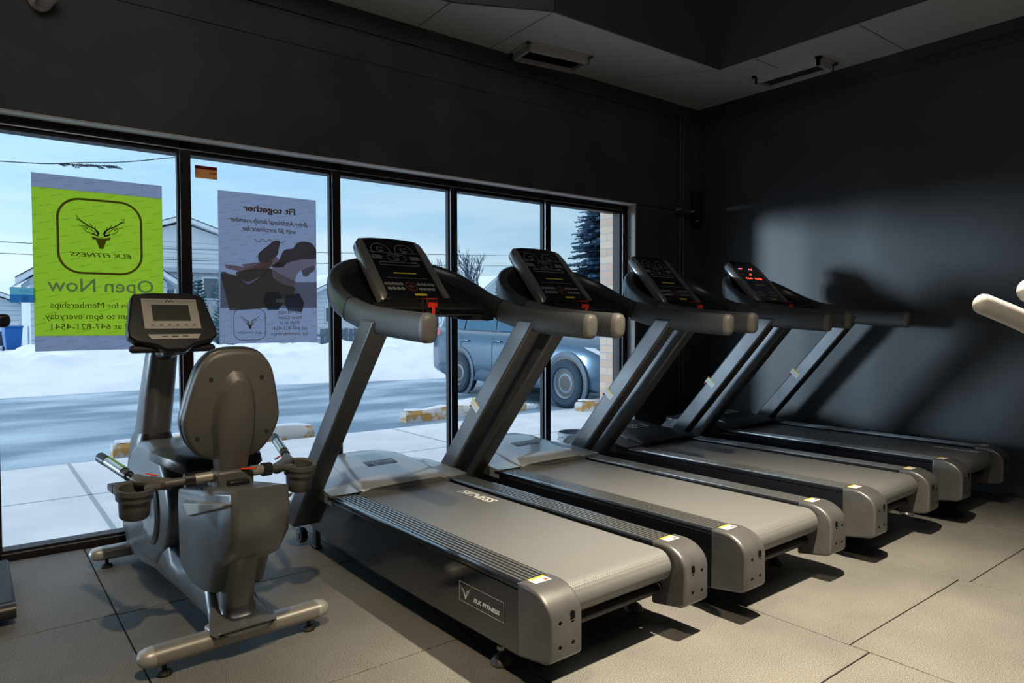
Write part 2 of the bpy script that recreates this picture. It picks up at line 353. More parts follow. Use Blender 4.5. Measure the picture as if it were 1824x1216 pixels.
# ================================================================== ROOM
XR, YW, ZS = 5.31, 4.0, 3.07
fl = B('floor')
fl.m('rubber').box(-7, XR, -9, 4.19, -.05, -.012)
fl.m('floor')
for i in range(-8, 6):
    xa = .43+i-1; off = {1: .07, 2: .10, 3: .17, 4: .13}.get(i, .08)
    for j in range(-10, 5):
        ya = off+j-1; x0, x1, y0, y1 = max(xa+.0025, -7), min(xa+.9975, XR), max(ya+.0025, -9), min(ya+.9975, 4.09)
        if x1-x0 > .01 and y1-y0 > .01: fl.box(x0, x1, y0, y1, -.012, 0)
struct(fl.build('floor', bevel=.0015, seg=1))

wl = B('wall')
wl.box(-7, XR+.2, YW, 4.20, 2.141, 4.3).box(4.475, XR+.2, YW, 4.20, -.05, 2.13).box(-7, -1.70, YW, 4.20, -.05, 2.13)
wl.box(-7, XR, 3.994, YW, 2.765, 2.94).box(-7, XR, 3.985, YW, 2.945, ZS+.4)
wl.m('wall').box(4.50, 4.508, 3.996, YW, 2.2, 2.76)
struct(wl.build('wall_back'))
struct(B('reveal').box(4.462, 4.478, 4.004, 4.09, 0, 2.13).build('trim_2'))
struct(B('headwhite').box(-1.70, 4.475, 4.004, 4.09, 2.1305, 2.14).build('trim_3'))
wr = B('wallright'); wr.box(XR, XR+.2, -9, YW, -.05, 4.3); wr.box(XR-.012, XR, -9, 3.985, 2.93, 2.945); wr.box(XR-.02, XR, -9, 3.985, 2.99, 3.3)
struct(wr.build('wall_right'))
struct(B('wall').box(-7.2, -7, -9, YW, -.05, 4.3).build('wall_left'))
struct(B('wall').box(-7.2, XR+.2, -9.2, -9, -.05, 4.3).build('wall_front'))
ce = B('ceildark'); ce.box(-7.2, XR+.2, -9.2, 4.2, 4.3, 4.4)
ce.m('ceil')
# lowered duct soffit: an L along the window wall and along the right wall, its inner faces rising into the dark void
inner = [(-7, 3.57), (2.32, 3.57), (2.90, 3.285), (4.57, 3.25), (4.62, -9)]
poly = inner+[(XR-.005, -9), (XR-.005, 3.985), (-7, 3.985)]
ce.prism(poly, ZS, ZS+.03, 'z')
ce.m('ceilside')
for (xa, ya), (xb, yb) in zip(inner[:-1], inner[1:]):
    d = Vector((yb-ya, -(xb-xa), 0)).normalized()*(-.02)
    ce.add([(xa, ya, ZS), (xb, yb, ZS), (xb, yb, 3.72), (xa, ya, 3.72), (xa-d.x, ya-d.y, ZS), (xb-d.x, yb-d.y, ZS), (xb-d.x, yb-d.y, 3.72), (xa-d.x, ya-d.y, 3.72)],
           [(0, 1, 2, 3), (7, 6, 5, 4), (3, 2, 6, 7), (0, 4, 5, 1)])
ce.m('ceildark')
for xa, ya, xb, yb in ((2.90, 3.285, 2.92, 3.985), (2.32, 3.57, 2.34, 3.985), (4.55, 3.27, 4.0, 3.985), (4.6, 2.95, 5.29, 2.95), (4.6, 2.2, 5.29, 2.2), (4.6, 1.4, 5.29, 1.4)):
    t = Vector((xb-xa, yb-ya, 0)).normalized()*.003; p = Vector((-t.y, t.x, 0))
    ce.add([(xa-p.x, ya-p.y, ZS-.0012), (xa+p.x, ya+p.y, ZS-.0012), (xb+p.x, yb+p.y, ZS-.0012), (xb-p.x, yb-p.y, ZS-.0012)], [(0, 1, 2, 3)])
for xa, ya, yb in ((4.0, 3.262, 3.25), (4.32, 3.255, 3.24)): ce.box(xa, xa+.006, ya-.012, ya+.01, ZS, 3.72)
for ya in (2.9, 2.2): ce.box(4.56, 4.60, ya, ya+.006, ZS, 3.72)
struct(ce.build('ceiling'))

def vent(loc, rz, label):
    t = empty('ceiling_vent', loc, rz, label, 'vent', 'ceiling vents on the duct soffit')
    b = B('ceil')
    for k in (0, 1):
        b.box(-.26+.5*k, -.24+.5*k, -.11, .11, -.06, 0); b.box(-.26, .26, -.11+.2*k, -.09+.2*k, -.06, 0)
    b.box(-.28, -.24, -.13, .13, -.012, 0).box(.24, .28, -.13, .13, -.012, 0).box(-.28, .28, -.13, -.09, -.012, 0).box(-.28, .28, .09, .13, -.012, 0)
    b.build('frame', t); s_ = B('ceildark').box(-.24, .24, -.09, .09, -.012, -.004)
    for k in range(5): s_.add([(-.24, -.07+.035*k, -.04), (.24, -.07+.035*k, -.04), (.24, -.05+.035*k, -.015), (-.24, -.05+.035*k, -.015)], [(0, 1, 2, 3)])
    s_.build('louvre', t)
vent((3.34, 3.80, ZS), R(-8), 'black air vent in the soffit above the window wall')
vent((5.02, 2.90, ZS), R(90), 'black air vent in the soffit along the right wall')

# cables in the dark ceiling void
for k, (pts, lab) in enumerate((([(3.6, 2.9, 4.28), (3.75, 2.8, 3.75), (4.1, 2.6, 3.62), (4.4, 2.3, 3.75), (4.5, 2.0, 4.28)], 'grey cable sagging lowest in the dark ceiling opening'),
                                ([(3.9, 2.8, 4.28), (4.0, 2.7, 3.85), (4.25, 2.45, 3.76), (4.4, 2.2, 3.9), (4.45, 2.0, 4.28)], 'short grey cable loop hanging highest in the dark ceiling opening'))):
    o = B('duct').sweep(smooth_path(pts, 6), .006, 8).build('ceiling_cable'); tag(o, lab, 'cable')

# security camera on the window wall, top left
t = empty('security_camera', (.29, YW, 2.66), 0, 'white bullet security camera on the wall above the leftmost window', 'camera')
Xc = Matrix.Translation((.03, -.10, .01)) @ Matrix.Rotation(R(62), 4, 'X') @ Matrix.Rotation(R(25), 4, 'Y')
B('devwhite').lathe([(.0, -.02), (.05, -.02), (.05, 0), (.035, .012), (0, .012)], Matrix.Translation((0, -.012, .01)) @ Matrix.Rotation(R(90), 4, 'X')).sweep([(0, -.01, .01), (.02, -.06, .015), (.03, -.1, .01)], .013, 10).build('mount', t)
B('devwhite').lathe([(0, -.06), (.03, -.06), (.036, -.05), (.036, .045), (.04, .05), (.04, .06), (.034, .06)], Xc).build('housing', t)
B('black').lathe([(0, .05), (.036, .05), (.036, .058), (0, .058)], Xc).m('chrome').lathe([(0, .058), (.014, .058), (.012, .064), (0, .064)], Xc).build('lens', t)
B('devwhite').sweep(smooth_path([(-.02, -.006, .012), (-.10, -.008, .0), (-.2, -.008, -.012), (-.5, -.008, -.02)], 4), .006, 8).build('cord', t)

# electrical bits by the corner
t = empty('conduit_run', (5.03, YW, 0), 0, 'black conduit pipes with a junction box running up beside the wall corner', 'conduit')
for dx in (0, .045): B('wall').cyl((dx, -.02, .02), (dx, -.02, 3.05), .011, 12).build('pipe', t)
B('wall').box(-.05, .09, -.07, -.003, 2.10, 2.24).build('junction_box', t, bevel=.004)
for z in (.55, .62, .75, 1.9, 2.5): B('wall').cyl((0, -.02, z), (0, -.02, z+.03), .017, 12).build('coupling', t)
t = empty('electrical_box', (5.235, 3.995, 2.17), 0, 'narrow black wall box with one white dot in the room corner', 'box')  # narrow electrical box beside the conduits
B('black').box(-.055, .055, -.06, -.003, -.15, .15).build('housing', t, bevel=.004); B('white').cyl((-.02, -.060, -.12), (-.02, -.063, -.12), .007, 12).build('indicator', t)

# ------------------------------------------------------------------ window wall glazing
fr_ = B('frame')
MX = [3.586-.874*k+.0008*k for k in range(0, 7)]        # right edges of the mullions
fr_.box(-1.72, 4.458, 4.09, 4.19, 2.088, 2.130).box(-1.72, 4.458, 4.105, 4.19, 2.064, 2.09)
fr_.box(-1.72, 4.458, 4.09, 4.19, -.012, .030).box(-1.72, 4.458, 4.105, 4.19, .02, .046)
fr_.box(4.406, 4.458, 4.09, 4.19, 0, 2.13).box(4.385, 4.41, 4.11, 4.19, 0, 2.13)
for x in MX: fr_.box(x-.052, x, 4.09, 4.152, 0, 2.13).box(x-.064, x+.006, 4.112, 4.145, .02, 2.08)
fr_.m('framesheen').box(-1.72, 4.458, 4.0905, 4.104, .030, .0325)
for x in MX: fr_.box(x-.0535, x-.0515, 4.0905, 4.100, .03, 2.085)  # pale strip paints the sky reflection on each mullion's side
fr_.m('framesheen').box(-1.72, 4.40, 4.0885, 4.0905, 2.084, 2.090).box(4.4045, 4.4065, 4.093, 4.11, .03, 2.085)
struct(fr_.build('trim_1'))
xs = [4.385]+[m_ for m_ in MX]
for k in range(len(MX)):
    x1 = (4.385 if k == 0 else MX[k-1]-.064); x0 = MX[k]+.006
    g = B('glass'); g.add([(x0-.004, 4.130, .04), (x1+.004, 4.130, .04), (x1+.004, 4.130, 2.07), (x0-.004, 4.130, 2.07)], [(0, 1, 2, 3)])
    struct(g.build('window_%d' % (len(MX)-k)))

# ------------------------------------------------------------------ posters and stickers on the glass
YP, YI = 4.118, 4.1168
def lines(b, rows, bold=0., shear=0.):
    for s_, xr, xl, z, h in rows: b.text(s_, XZ(xr, YI, z), width=xr-xl, height=h, mirror=True, bold=bold, shear=shear)
t = empty('window_poster', (0, 0, 0), 0, 'lime green OPEN NOW poster with deer logo on the leftmost pane', 'poster')
B('pgrey').box(.247, .827, YP, YP+.001, 1.004, 1.079).m('pgreen').box(.247, .827, YP, YP+.001, 1.079, 1.811).m('pgrey').box(.247, .827, YP, YP+.001, 1.811, 1.880).build('sheet', t)
b = B('pbrown'); ro = rrect(.346, .729, 1.392, 1.776, .105, 8); ri = rrect(.357, .718, 1.403, 1.765, .094, 8); kk = len(ro)
b.add([(x, YI, z) for x, z in ro+ri], [(i, (i+1) % kk, kk+(i+1) % kk, kk+i) for i in range(kk)])
deer(b, .539, 1.524, .163, YI); lines(b, [('ELK FITNESS', .676, .400, 1.481, .021)], .012, .25); b.build('logo', t)
b = B('pviolet'); lines(b, [('Open Now', .778, .303, 1.303, .066)], .008); b.build('headline', t)
b = B('pbrown')
lines(b, [('in for Memberships', .653, .314, 1.219, .030), ('Walk', .742, .668, 1.219, .030), ('am to 6pm everyday.', .659, .284, 1.163, .030), ('ll at 647-821-4541', .656, .316, 1.110, .030), ('Ca', .700, .663, 1.110, .030)])
b.build('lettering', t)

t = empty('window_poster', (0, 0, 0), 0, 'pale FIT TOGETHER poster with photo of two women exercising', 'poster')
B('pgrey').box(1.114, 1.690, YP, YP+.001, 1.022, 1.892).build('sheet', t)
ART = dict(
 p_band=[[(1.122, 1.419), (1.205, 1.414), (1.34, 1.492), (1.562, 1.386), (1.689, 1.39), (1.689, 1.232), (1.119, 1.226)]],
 p_hair=[[(1.336, 1.508), (1.34, 1.549), (1.398, 1.601), (1.431, 1.628), (1.464, 1.626), (1.455, 1.572), (1.45, 1.547), (1.421, 1.512), (1.404, 1.471), (1.347, 1.472)]],
 p_skin2=[[(1.145, 1.471), (1.16, 1.474), (1.237, 1.467), (1.307, 1.458), (1.331, 1.471), (1.384, 1.462), (1.371, 1.451), (1.315, 1.449), (1.26, 1.436), (1.175, 1.448), (1.149, 1.457)], [(1.237, 1.477), (1.34, 1.496), (1.404, 1.495), (1.396, 1.462), (1.307, 1.454), (1.248, 1.464)], [(1.39, 1.50), (1.42, 1.53), (1.45, 1.53), (1.45, 1.50), (1.41, 1.47)]],
 p_dark=[[(1.205, 1.422), (1.236, 1.443), (1.396, 1.462), (1.412, 1.446), (1.339, 1.411), (1.275, 1.38), (1.228, 1.399)]],
 p_skin=[[(1.416, 1.463), (1.454, 1.498), (1.496, 1.498), (1.598, 1.526), (1.689, 1.537), (1.689, 1.497), (1.641, 1.481), (1.598, 1.463), (1.563, 1.428), (1.54, 1.353), (1.477, 1.375), (1.428, 1.414)]])
b = B('p_band'); yy = YI+.0009
for k_, ps in list(ART.items())+[('p_dark', [[(1.593, 1.458), (1.65, 1.484), (1.681, 1.488), (1.672, 1.457), (1.65, 1.446), (1.632, 1.424), (1.597, 1.429)], [(1.122, 1.419), (1.175, 1.421), (1.22, 1.407), (1.267, 1.368), (1.314, 1.386), (1.404, 1.462), (1.424, 1.41), (1.477, 1.373), (1.553, 1.354), (1.536, 1.31), (1.476, 1.246), (1.377, 1.229), (1.119, 1.226)]]),
                  ('p_hair', [[(1.408, 1.475), (1.454, 1.51), (1.488, 1.574), (1.543, 1.59), (1.565, 1.62), (1.608, 1.635), (1.661, 1.627), (1.689, 1.586), (1.689, 1.537), (1.598, 1.526), (1.512, 1.501), (1.479, 1.474), (1.429, 1.47)]]),
                  ('p_db', [[(1.359, 1.273), (1.378, 1.323), (1.443, 1.328), (1.475, 1.3), (1.463, 1.234), (1.45, 1.217), (1.385, 1.217)], [(1.484, 1.259), (1.495, 1.309), (1.579, 1.319), (1.609, 1.261), (1.595, 1.208), (1.509, 1.213)]]),
                  ('p_bar', [[(1.435, 1.281), (1.489, 1.286), (1.489, 1.261), (1.438, 1.26)]])]:
    b.m(k_)
    for pg in ps:
        if k_ not in ('p_band', 'p_db', 'p_bar'):
            q = [(x, z, 0) for x, z in pg]; q = smooth_path(q[-2:]+q+q[:2], 4); pg = [(min(max(p[0], 1.1165), 1.689), p[1]) for p in q[8:-9]]
        b.poly(pg, yy); yy -= .00004
b.build('photo_print', t)
b = B('pbrown'); lines(b, [('Fit together', 1.560, 1.251, 1.790, .036)], .03)
lines(b, [('Bring Additional family member', 1.636, 1.174, 1.722, .028), ('with $0 enrolment fee', 1.560, 1.249, 1.675, .028)], .016, .35)
zg = [(1.31, 1.631), (1.333, 1.613), (1.358, 1.635), (1.378, 1.616), (1.398, 1.635), (1.422, 1.615), (1.443, 1.627), (1.472, 1.616), (1.493, 1.634)]
b.strip([(x+.004, z) for x, z in zg], .0035, YI)
lines(b, [('Elk Fitness', 1.590, 1.447, 1.196, .021), ('Now Open', 1.590, 1.450, 1.163, .021), ('Walk in or', 1.581, 1.454, 1.132, .021), ('call 647-821-4541', 1.630, 1.410, 1.098, .021), ('for memberships', 1.632, 1.405, 1.066, .021)])
b.build('lettering', t)
b = B('pbrown'); ro = rrect(1.190, 1.374, 1.040, 1.226, .045, 6); ri = rrect(1.1935, 1.3705, 1.0435, 1.2225, .0415, 6); kk = len(ro)
b.add([(x, YI, z) for x, z in ro+ri], [(i, (i+1) % kk, kk+(i+1) % kk, kk+i) for i in range(kk)])
deer(b, 1.283, 1.106, .078, YI); lines(b, [('ELK FITNESS', 1.350, 1.215, 1.078, .010)], .01, .25); b.build('logo', t)

t = empty('window_sticker', (0, 0, 0), 0, 'small maroon and tan membership sticker at the top of the second pane', 'sticker')
B('tan').box(.996, 1.113, YP, YP+.001, 1.947, 1.998).m('maroon').box(.996, 1.113, YP, YP+.001, 1.998, 2.016).build('sheet', t)
b = B('maroon'); b.text('CFIB', XZ(1.070, YI, 1.973), width=.038, height=.013, bold=.03, shear=.3)
b.m('tan').text('PROUD MEMBER', XZ(1.002, YI, 2.004), width=.055, height=.005, bold=.01); b.build('lettering', t)
t = empty('window_sticker', (0, 0, 0), 0, 'blue LOREX video surveillance sticker low on the left of the leftmost pane', 'sticker')
B('teal').box(.153, .252, YP+.002, YP+.003, 1.282, 1.318).m('tealdark').box(.153, .252, YP+.002, YP+.003, 1.244, 1.282).build('sheet', t)
b = B('pgrey'); lines(b, [('LOREX', .247, .190, 1.293, .014), ('VIDEO', .186, .156, 1.259, .007)], .01)
for r_ in (.004, .009, .014):
    for k in range(16): a, c = k*math.pi/8, (k+1)*math.pi/8; b.strip([(.213+r_*math.cos(a), 1.263+r_*math.sin(a)), (.213+r_*math.cos(c), 1.263+r_*math.sin(c))], .002, YI)
b.build('lettering', t)

# ================================================================== TREADMILLS
def make_treadmill(ix):
    t = empty('treadmill', (0, 0, 0), 0, 'x', 'treadmill', 'treadmills in a row facing the window')
    P = t
    # deck body and frame
    B('black').box(-.352, .352, .0, 1.75, .175, .300).box(-.30, .30, 1.2, 1.80, .10, .2).build('deck', P, bevel=.004)
    prof = [(0, .107), (.5, .104), (1.0, .108), (1.35, .125), (1.6, .15), (1.76, .18), (1.78, .30), (1.55, .318), (0, .318)]
    for s_ in (-1, 1):
        b = B('gloss').prism(prof, min(s_*.352, s_*.3845), max(s_*.352, s_*.3845)); o = b.build('side_panel', P, bevel=.003)
        if s_ == -1:
            q = B('gloss').box(-.3856, -.3846, .072, .322, .187, .254)
            q.m('print')
            for a_, c_, d_, e_ in ((.072, .322, .187, .1878), (.072, .322, .2532, .254), (.072, .0728, .187, .254), (.3212, .322, .187, .254)): q.box(-.3860, -.3856, a_, c_, d_, e_)
            XY = Matrix(((0, 1, 0, 0), (-1, 0, 0, 0), (0, 0, 1, 0), (0, 0, 0, 1)))
            w = B('print'); deer(w, 0, 0, .044, 0); vs_ = [(-.3861, .285-x, .199+z) for x, y_, z in w.v]; q.add(vs_, w.f)
            w = B('print'); w.text('ELK FITNESS', XZ(0, 0, 0), width=.145, height=.014, bold=.03, shear=.25); q.add([(-.3861, .238-x, .205+z) for x, y_, z in w.v], w.f)
            q.build('logo_plate', o)
        b = B('gloss').box(min(s_*.262, s_*.388), max(s_*.262, s_*.388), .0, 1.40, .3205, .3385)
        g = b.build('foot_rail', P, bevel=.004)
        w = B('steeldark')
        for k in range(6):
            x = s_*(.276+.0175*k); w.m('steelrib').box(x-.0022, x+.0022, .004, 1.39, .338, .3412)
            w.m('rubber').box(x+.0045, x+.0125, .004, 1.39, .3375, .3398)
        w.build('grip_strip', g)
        # end cap; flat black discs paint the shade inside its bolt holes
        cp = [(0, .108)]+[(0, .345), (-.055, .345)]
        for a in range(10, 91, 10): cp.append((-.050-.106*math.sin(R(a)), .262+.083*math.cos(R(a))))
        cp += [(-.156, .150), (-.150, .138), (-.13, .128)]
        c = B('cap').prism(cp, min(s_*.257, s_*.392), max(s_*.257, s_*.392)); o = c.build('end_cap', P, bevel=.010, seg=3)
        def hole(x, z, r_, el=0.):
            h = B('black')
            ring = [(x+r_*math.cos(a*math.pi/8), z+(el if 0 < a < 8 else -el)+r_*math.sin(a*math.pi/8)) for a in range(16)]
            h.m('hole').prism(ring, -.1564, -.150, 'y'); h.m('cap'); rr = [(x+(px-x)*1.22, z+(pz-z)*1.22) for px, pz in ring]
            h.m('silver').strip([p for p in ring if p[1] < z-el*.5-.001], .0014, -.1566); h.build('bolt_hole', o)  # silver crescent is a glint painted on the hole's lower rim
        hole(s_*.300, .262, .010, .009); hole(s_*.352, .254, .0072); hole(s_*.352, .180, .0072); hole(s_*.298, .183, .0072)
        lab = B('white').box(s_*.325-.033, s_*.325+.033, -.052, -.010, .3452, .3458); lab.m('yellow').box(s_*.325-.033, s_*.325+.033, -.021, -.010, .3458, .3461)
        lab.m('printdim')
        for k in range(3): lab.box(s_*.325-.029, s_*.325+.005, -.030-.007*k, -.028-.007*k, .3458, .3460)
        lab.m('red').box(s_*.325+.012, s_*.325+.026, -.046, -.034, .3458, .3460)
        lab.build('warning_label', o)
        # rear levelling foot
        ft = B('steeldark').cyl((s_*.335, .15, .04), (s_*.335, .15, .13), .011, 14); ft.m('chrome').cyl((s_*.335, .15, .050), (s_*.335, .15, .062), .015, 6)
        ft = ft.build('levelling_foot', P); B('cap').lathe([(0, 0), (.034, 0), (.037, .006), (.032, .018), (.018, .030), (.010, .034), (0, .036)], Matrix.Translation((s_*.335, .15, 0))).build('pad', ft)
        b = B('steel').box(s_*.325-.013, s_*.325+.013, 1.655, 1.695, .012, .17); b.box(s_*.325-.019, s_*.325+.019, 1.645, 1.705, .012, .020)
        o = b.build('front_foot', P, bevel=.002); B('rubber').box(s_*.325-.017, s_*.325+.017, 1.650, 1.700, 0, .013).build('pad', o)
        X = Matrix.Translation((s_*.355, 1.79, .045)) @ Matrix.Rotation(R(90), 4, 'Y')
        o = B('rubber').lathe([(0, -.018), (.034, -.018), (.039, -.012), (.039, .012), (.034, .018), (0, .018)], X).build('transport_wheel', P)
        B('steel').lathe([(0, -.022), (.018, -.022), (.022, -.017), (.022, .017), (.018, .022), (0, .022)], X).build('hub', o)
    # belt round the rear roller
    bp = [(1.50, .327), (-.045, .327)]+[(-.045-.056*math.sin(R(a)), .271+.056*math.cos(R(a))) for a in range(15, 181, 15)]+[(.3, .213), (.3, .221), (-.04, .221), (-.04, .318), (1.50, .318)]
    o = B('belt').prism(bp, -.246, .246).build('running_belt', P)
    if ix in (0, 3):
        q = B('print'); y0 = {0: 1.125, 3: .195}[ix]; x0 = {0: .160, 3: .125}[ix]
        Xt = Matrix.Translation((x0, y0, .3274)) @ Matrix(((0, 1, 0, 0), (-1, 0, 0, 0), (0, 0, 1, 0), (0, 0, 0, 1)))
        q.text('FITNESS', Xt, width=.27, height=.050, bold=.03, shear=.3).build('lettering', o)
    b = B('steeldark').cyl((-.26, -.035, .178), (.26, -.035, .178), .019, 18).box(-.26, .26, .0, .04, .15, .20)
    b.m('printdim').box(-.155, -.055, -.022, -.020, .196, .222).m('print').box(-.150, -.125, -.0225, -.022, .2, .218)
    b.build('rear_crossbar', P)
    # motor cover
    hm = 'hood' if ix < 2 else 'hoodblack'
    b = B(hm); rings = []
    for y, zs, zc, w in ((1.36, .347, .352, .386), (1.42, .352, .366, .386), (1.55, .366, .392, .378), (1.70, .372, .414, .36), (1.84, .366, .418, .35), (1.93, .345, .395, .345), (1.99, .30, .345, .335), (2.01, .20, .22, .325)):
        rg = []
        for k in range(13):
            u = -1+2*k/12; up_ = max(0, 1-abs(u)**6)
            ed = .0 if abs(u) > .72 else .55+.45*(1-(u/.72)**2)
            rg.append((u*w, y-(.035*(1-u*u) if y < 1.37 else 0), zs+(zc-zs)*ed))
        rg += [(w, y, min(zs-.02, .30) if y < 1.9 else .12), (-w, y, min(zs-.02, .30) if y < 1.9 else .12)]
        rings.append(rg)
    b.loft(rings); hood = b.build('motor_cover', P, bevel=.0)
    # raised centre panel
    b = B(hm); rings = []
    for y, wd, z in ((1.335, .235, .356), (1.345, .252, .366), (1.45, .248, .384), (1.60, .232, .408), (1.75, .205, .427), (1.86, .17, .428), (1.90, .15, .418), (1.905, .148, .40)):
        rg = []
        for k in range(13):
            u = -1+2*k/12; rg.append((u*wd, y-(.022*(1-u*u) if y < 1.35 else 0), z+.010*(1-u*u)-(.010 if abs(u) == 1 else 0)))
        rg += [(wd, y+(.02 if y < 1.35 else 0), z-.05), (-wd, y+(.02 if y < 1.35 else 0), z-.05)]
        rings.append(rg)
    b.loft(rings); o = b.build('cover_panel', hood, sharp=50)
    q = B('steeldark' if ix < 2 else 'print'); 
    def onp(x, y): return (.4085+.127*(y-1.60)+.0102*(1-(x/.232)**2)+.001)
    if ix < 2: q.add([(x, y, onp(x, y)) for x, y in ((-.085, 1.565), (.085, 1.565), (.085, 1.635), (-.085, 1.635))], [(0, 1, 2, 3)])
    else:
        for x0, x1, y0, y1 in ((-.085, .085, 1.565, 1.570), (-.085, .085, 1.630, 1.635), (-.085, -.080, 1.565, 1.635), (.080, .085, 1.565, 1.635)): q.add([(x, y, onp(x, y)+.0006) for x, y in ((x0, y0), (x1, y0), (x1, y1), (x0, y1))], [(0, 1, 2, 3)])
    q.m('print'); w = B('print'); deer(w, -.055, 1.580, .042, 0); w.text('ELK FITNESS', XZ(-.025, 0, 1.592), width=.10, height=.012, bold=.02, shear=.25)
    q.add([(x, z, onp(x, z)+.0012) for x, y_, z in w.v], w.f); q.build('logo_plate', o)
    # mounting brackets, uprights
    for s_ in (-1, 1):
        xo, xi = s_*.458, s_*.368
        b = B('steel'); pr = [(1.775, .158), (1.648, .143), (.79, 1.16), (.91, 1.17)]
        b.prism(pr, min(xo, xi), max(xo, xi)); up_ = b.build('upright', P, bevel=.012, seg=3)
        b = B('steel').box(min(s_*.345, s_*.385), max(s_*.345, s_*.385), 1.44, 1.66, .30, .352)
        b.build('bracket', P, bevel=.004)
        if s_ == 1:
            d = Vector((0, -.8645, 1.02)).normalized(); nrm = Vector((0, d.z, -d.y))
            c = Vector((xi-.0012, 1.262, .722))
            def lq(m_, a0, a1, b0, b1, e): 
                q.m(m_).add([tuple(c+d*a+nrm*bb+Vector((-e, 0, 0))) for a, bb in ((a0, b0), (a1, b0), (a1, b1), (a0, b1))], [(0, 1, 2, 3)])
            q = B('white'); lq('white', -.022, .022, -.040, .034, 0); lq('yellow', .010, .022, -.034, .034, .0003)
            for k in range(4): lq('printdim', .003-.006*k, .005-.006*k, -.034, .030, .0003)
            q.build('warning_label', up_)
            B('red').sweep([(xi+.012, 1.312, .712), (xi+.012, 1.302, .722), (xi+.012, 1.290, .738)], .006, 8, dome=True).build('cord_clip', up_)
    # handrails
    for s_ in (-1, 1):
        pts = [(0, 1.53, 1.425), (.12, 1.51, 1.420), (.25, 1.455, 1.395), (.335, 1.39, 1.355), (.383, 1.315, 1.308), (.404, 1.23, 1.263), (.411, 1.14, 1.228), (.412, 1.085, 1.210)]
        sp = smooth_path([(s_*x, y, z) for x, y, z in pts], 4)
        N = len(sp); rad = [(.030+.004*(i/N), .060-.008*(i/N)) for i in range(N)]
        arm = B('arm').sweep(sp, rad, 20, sq=.72).build('handrail', P)
        gp = smooth_path([(s_*.412, 1.083, 1.209), (s_*.413, .95, 1.178), (s_*.413, .78, 1.156), (s_*.413, .60, 1.142), (s_*.413, .475, 1.134)], 4)
        g = B('grip').sweep(gp, [(.035, .055)]*len(gp), 20, sq=.72).build('foam_grip', arm)
        B('rubber').sweep([(s_*.412, 1.088, 1.2112), (s_*.412, 1.080, 1.2083)], [(.0362, .0565)]*2, 20, sq=.72).build('grip_seam', g)
        B('gripcap').sweep([(s_*.413, .479, 1.134), (s_*.413, .462, 1.133), (s_*.413, .452, 1.1325), (s_*.413, .446, 1.132)], [(.036, .056), (.0345, .054), (.028, .048), (.016, .036)], 20, sq=.72).build('grip_cap', g)
    # black dished housing between handrails and console
    b = B('black'); rings = []
    for x, y, z, xi_, yi, zi, zb in ((0, 1.52, 1.44, 0, 1.38, 1.33, 1.26), (.15, 1.50, 1.435, .10, 1.37, 1.32, 1.25), (.26, 1.44, 1.41, .16, 1.33, 1.27, 1.22), (.335, 1.38, 1.365, .19, 1.27, 1.225, 1.19), (.378, 1.30, 1.312, .20, 1.19, 1.195, 1.17), (.385, 1.2, 1.255, .22, 1.13, 1.19, 1.165), (.385, 1.12, 1.225, .28, 1.09, 1.19, 1.165)):
        rings.append([(x, y, z), ((x+xi_)/2, (y+yi)/2, (z+zi)/2-.02), (xi_, yi, zi), (xi_, yi, zb), ((x+xi_)/2, (y+yi)/2, zb-.005), (x, y, min(z-.06, zb+.05))])
    full = [[(-p[0], p[1], p[2]) for p in rg] for rg in rings[::-1]]+rings[1:]
    b.loft(full); b.box(-.17, .17, 1.17, 1.36, 1.18, 1.27)
    b.build('console_housing', P, sharp=50)
    # crossbar with safety key
    cb = B('black').cyl((-.30, 1.109, 1.226), (.30, 1.109, 1.226), .017, 16).m('steeldark').cyl((-.24, 1.109, 1.226), (-.05, 1.109, 1.226), .0195, 16).cyl((.07, 1.109, 1.226), (.25, 1.109, 1.226), .0195, 16).m('arm').box(-.22, .24, 1.10, 1.17, 1.186, 1.192).build('crossbar', P)
    o = B('black').box(-.028, .040, 1.092, 1.16, 1.20, 1.262).box(-.05, -.036, 1.095, 1.15, 1.20, 1.255).build('key_holder', cb, bevel=.004)
    B('red').box(-.022, .026, 1.083, 1.094, 1.222, 1.246).box(-.005, .010, 1.078, 1.086, 1.175, 1.226).box(-.02, .035, 1.092, 1.158, 1.262, 1.2655).build('safety_key', P, bevel=.003)
    B('cable').sweep(smooth_path([(.004, 1.08, 1.18), (.02, 1.07, 1.145), (.045, 1.08, 1.16), (.05, 1.10, 1.20)], 5), .0015, 6).build('key_cord', P)
    # console
    u = Vector((0, .290, .314)).normalized(); nv = Vector((0, -u.z, u.y)); o0 = Vector((0, 1.220, 1.262)); L = .430
    def C3(a, v, h=0): return tuple(o0+Vector((a, 0, 0))+u*v+nv*h)
    outl = [(-.186, .004), (.186, .004), (.190, .03), (.192, .36), (.186, .40), (.165, .425), (.10, .436), (0, .440), (-.10, .436), (-.165, .425), (-.186, .40), (-.192, .36), (-.190, .03)]
    b = B('black'); b.loft([[C3(a*.97, .22+(v-.22)*.98, -.052) for a, v in outl], [C3(a, v, -.040) for a, v in outl], [C3(a, v, -.012) for a, v in outl], [C3(a*.99, .22+(v-.22)*.992, 0) for a, v in outl]])
    b.loft([[C3(-.15, .02, -.05), C3(.15, .02, -.05), C3(.15, .25, -.05), C3(-.15, .25, -.05)], [C3(-.13, .0, -.12), C3(.13, .0, -.12), C3(.13, .16, -.10), C3(-.13, .16, -.10)]])
    con = b.build('console', P, bevel=.003)
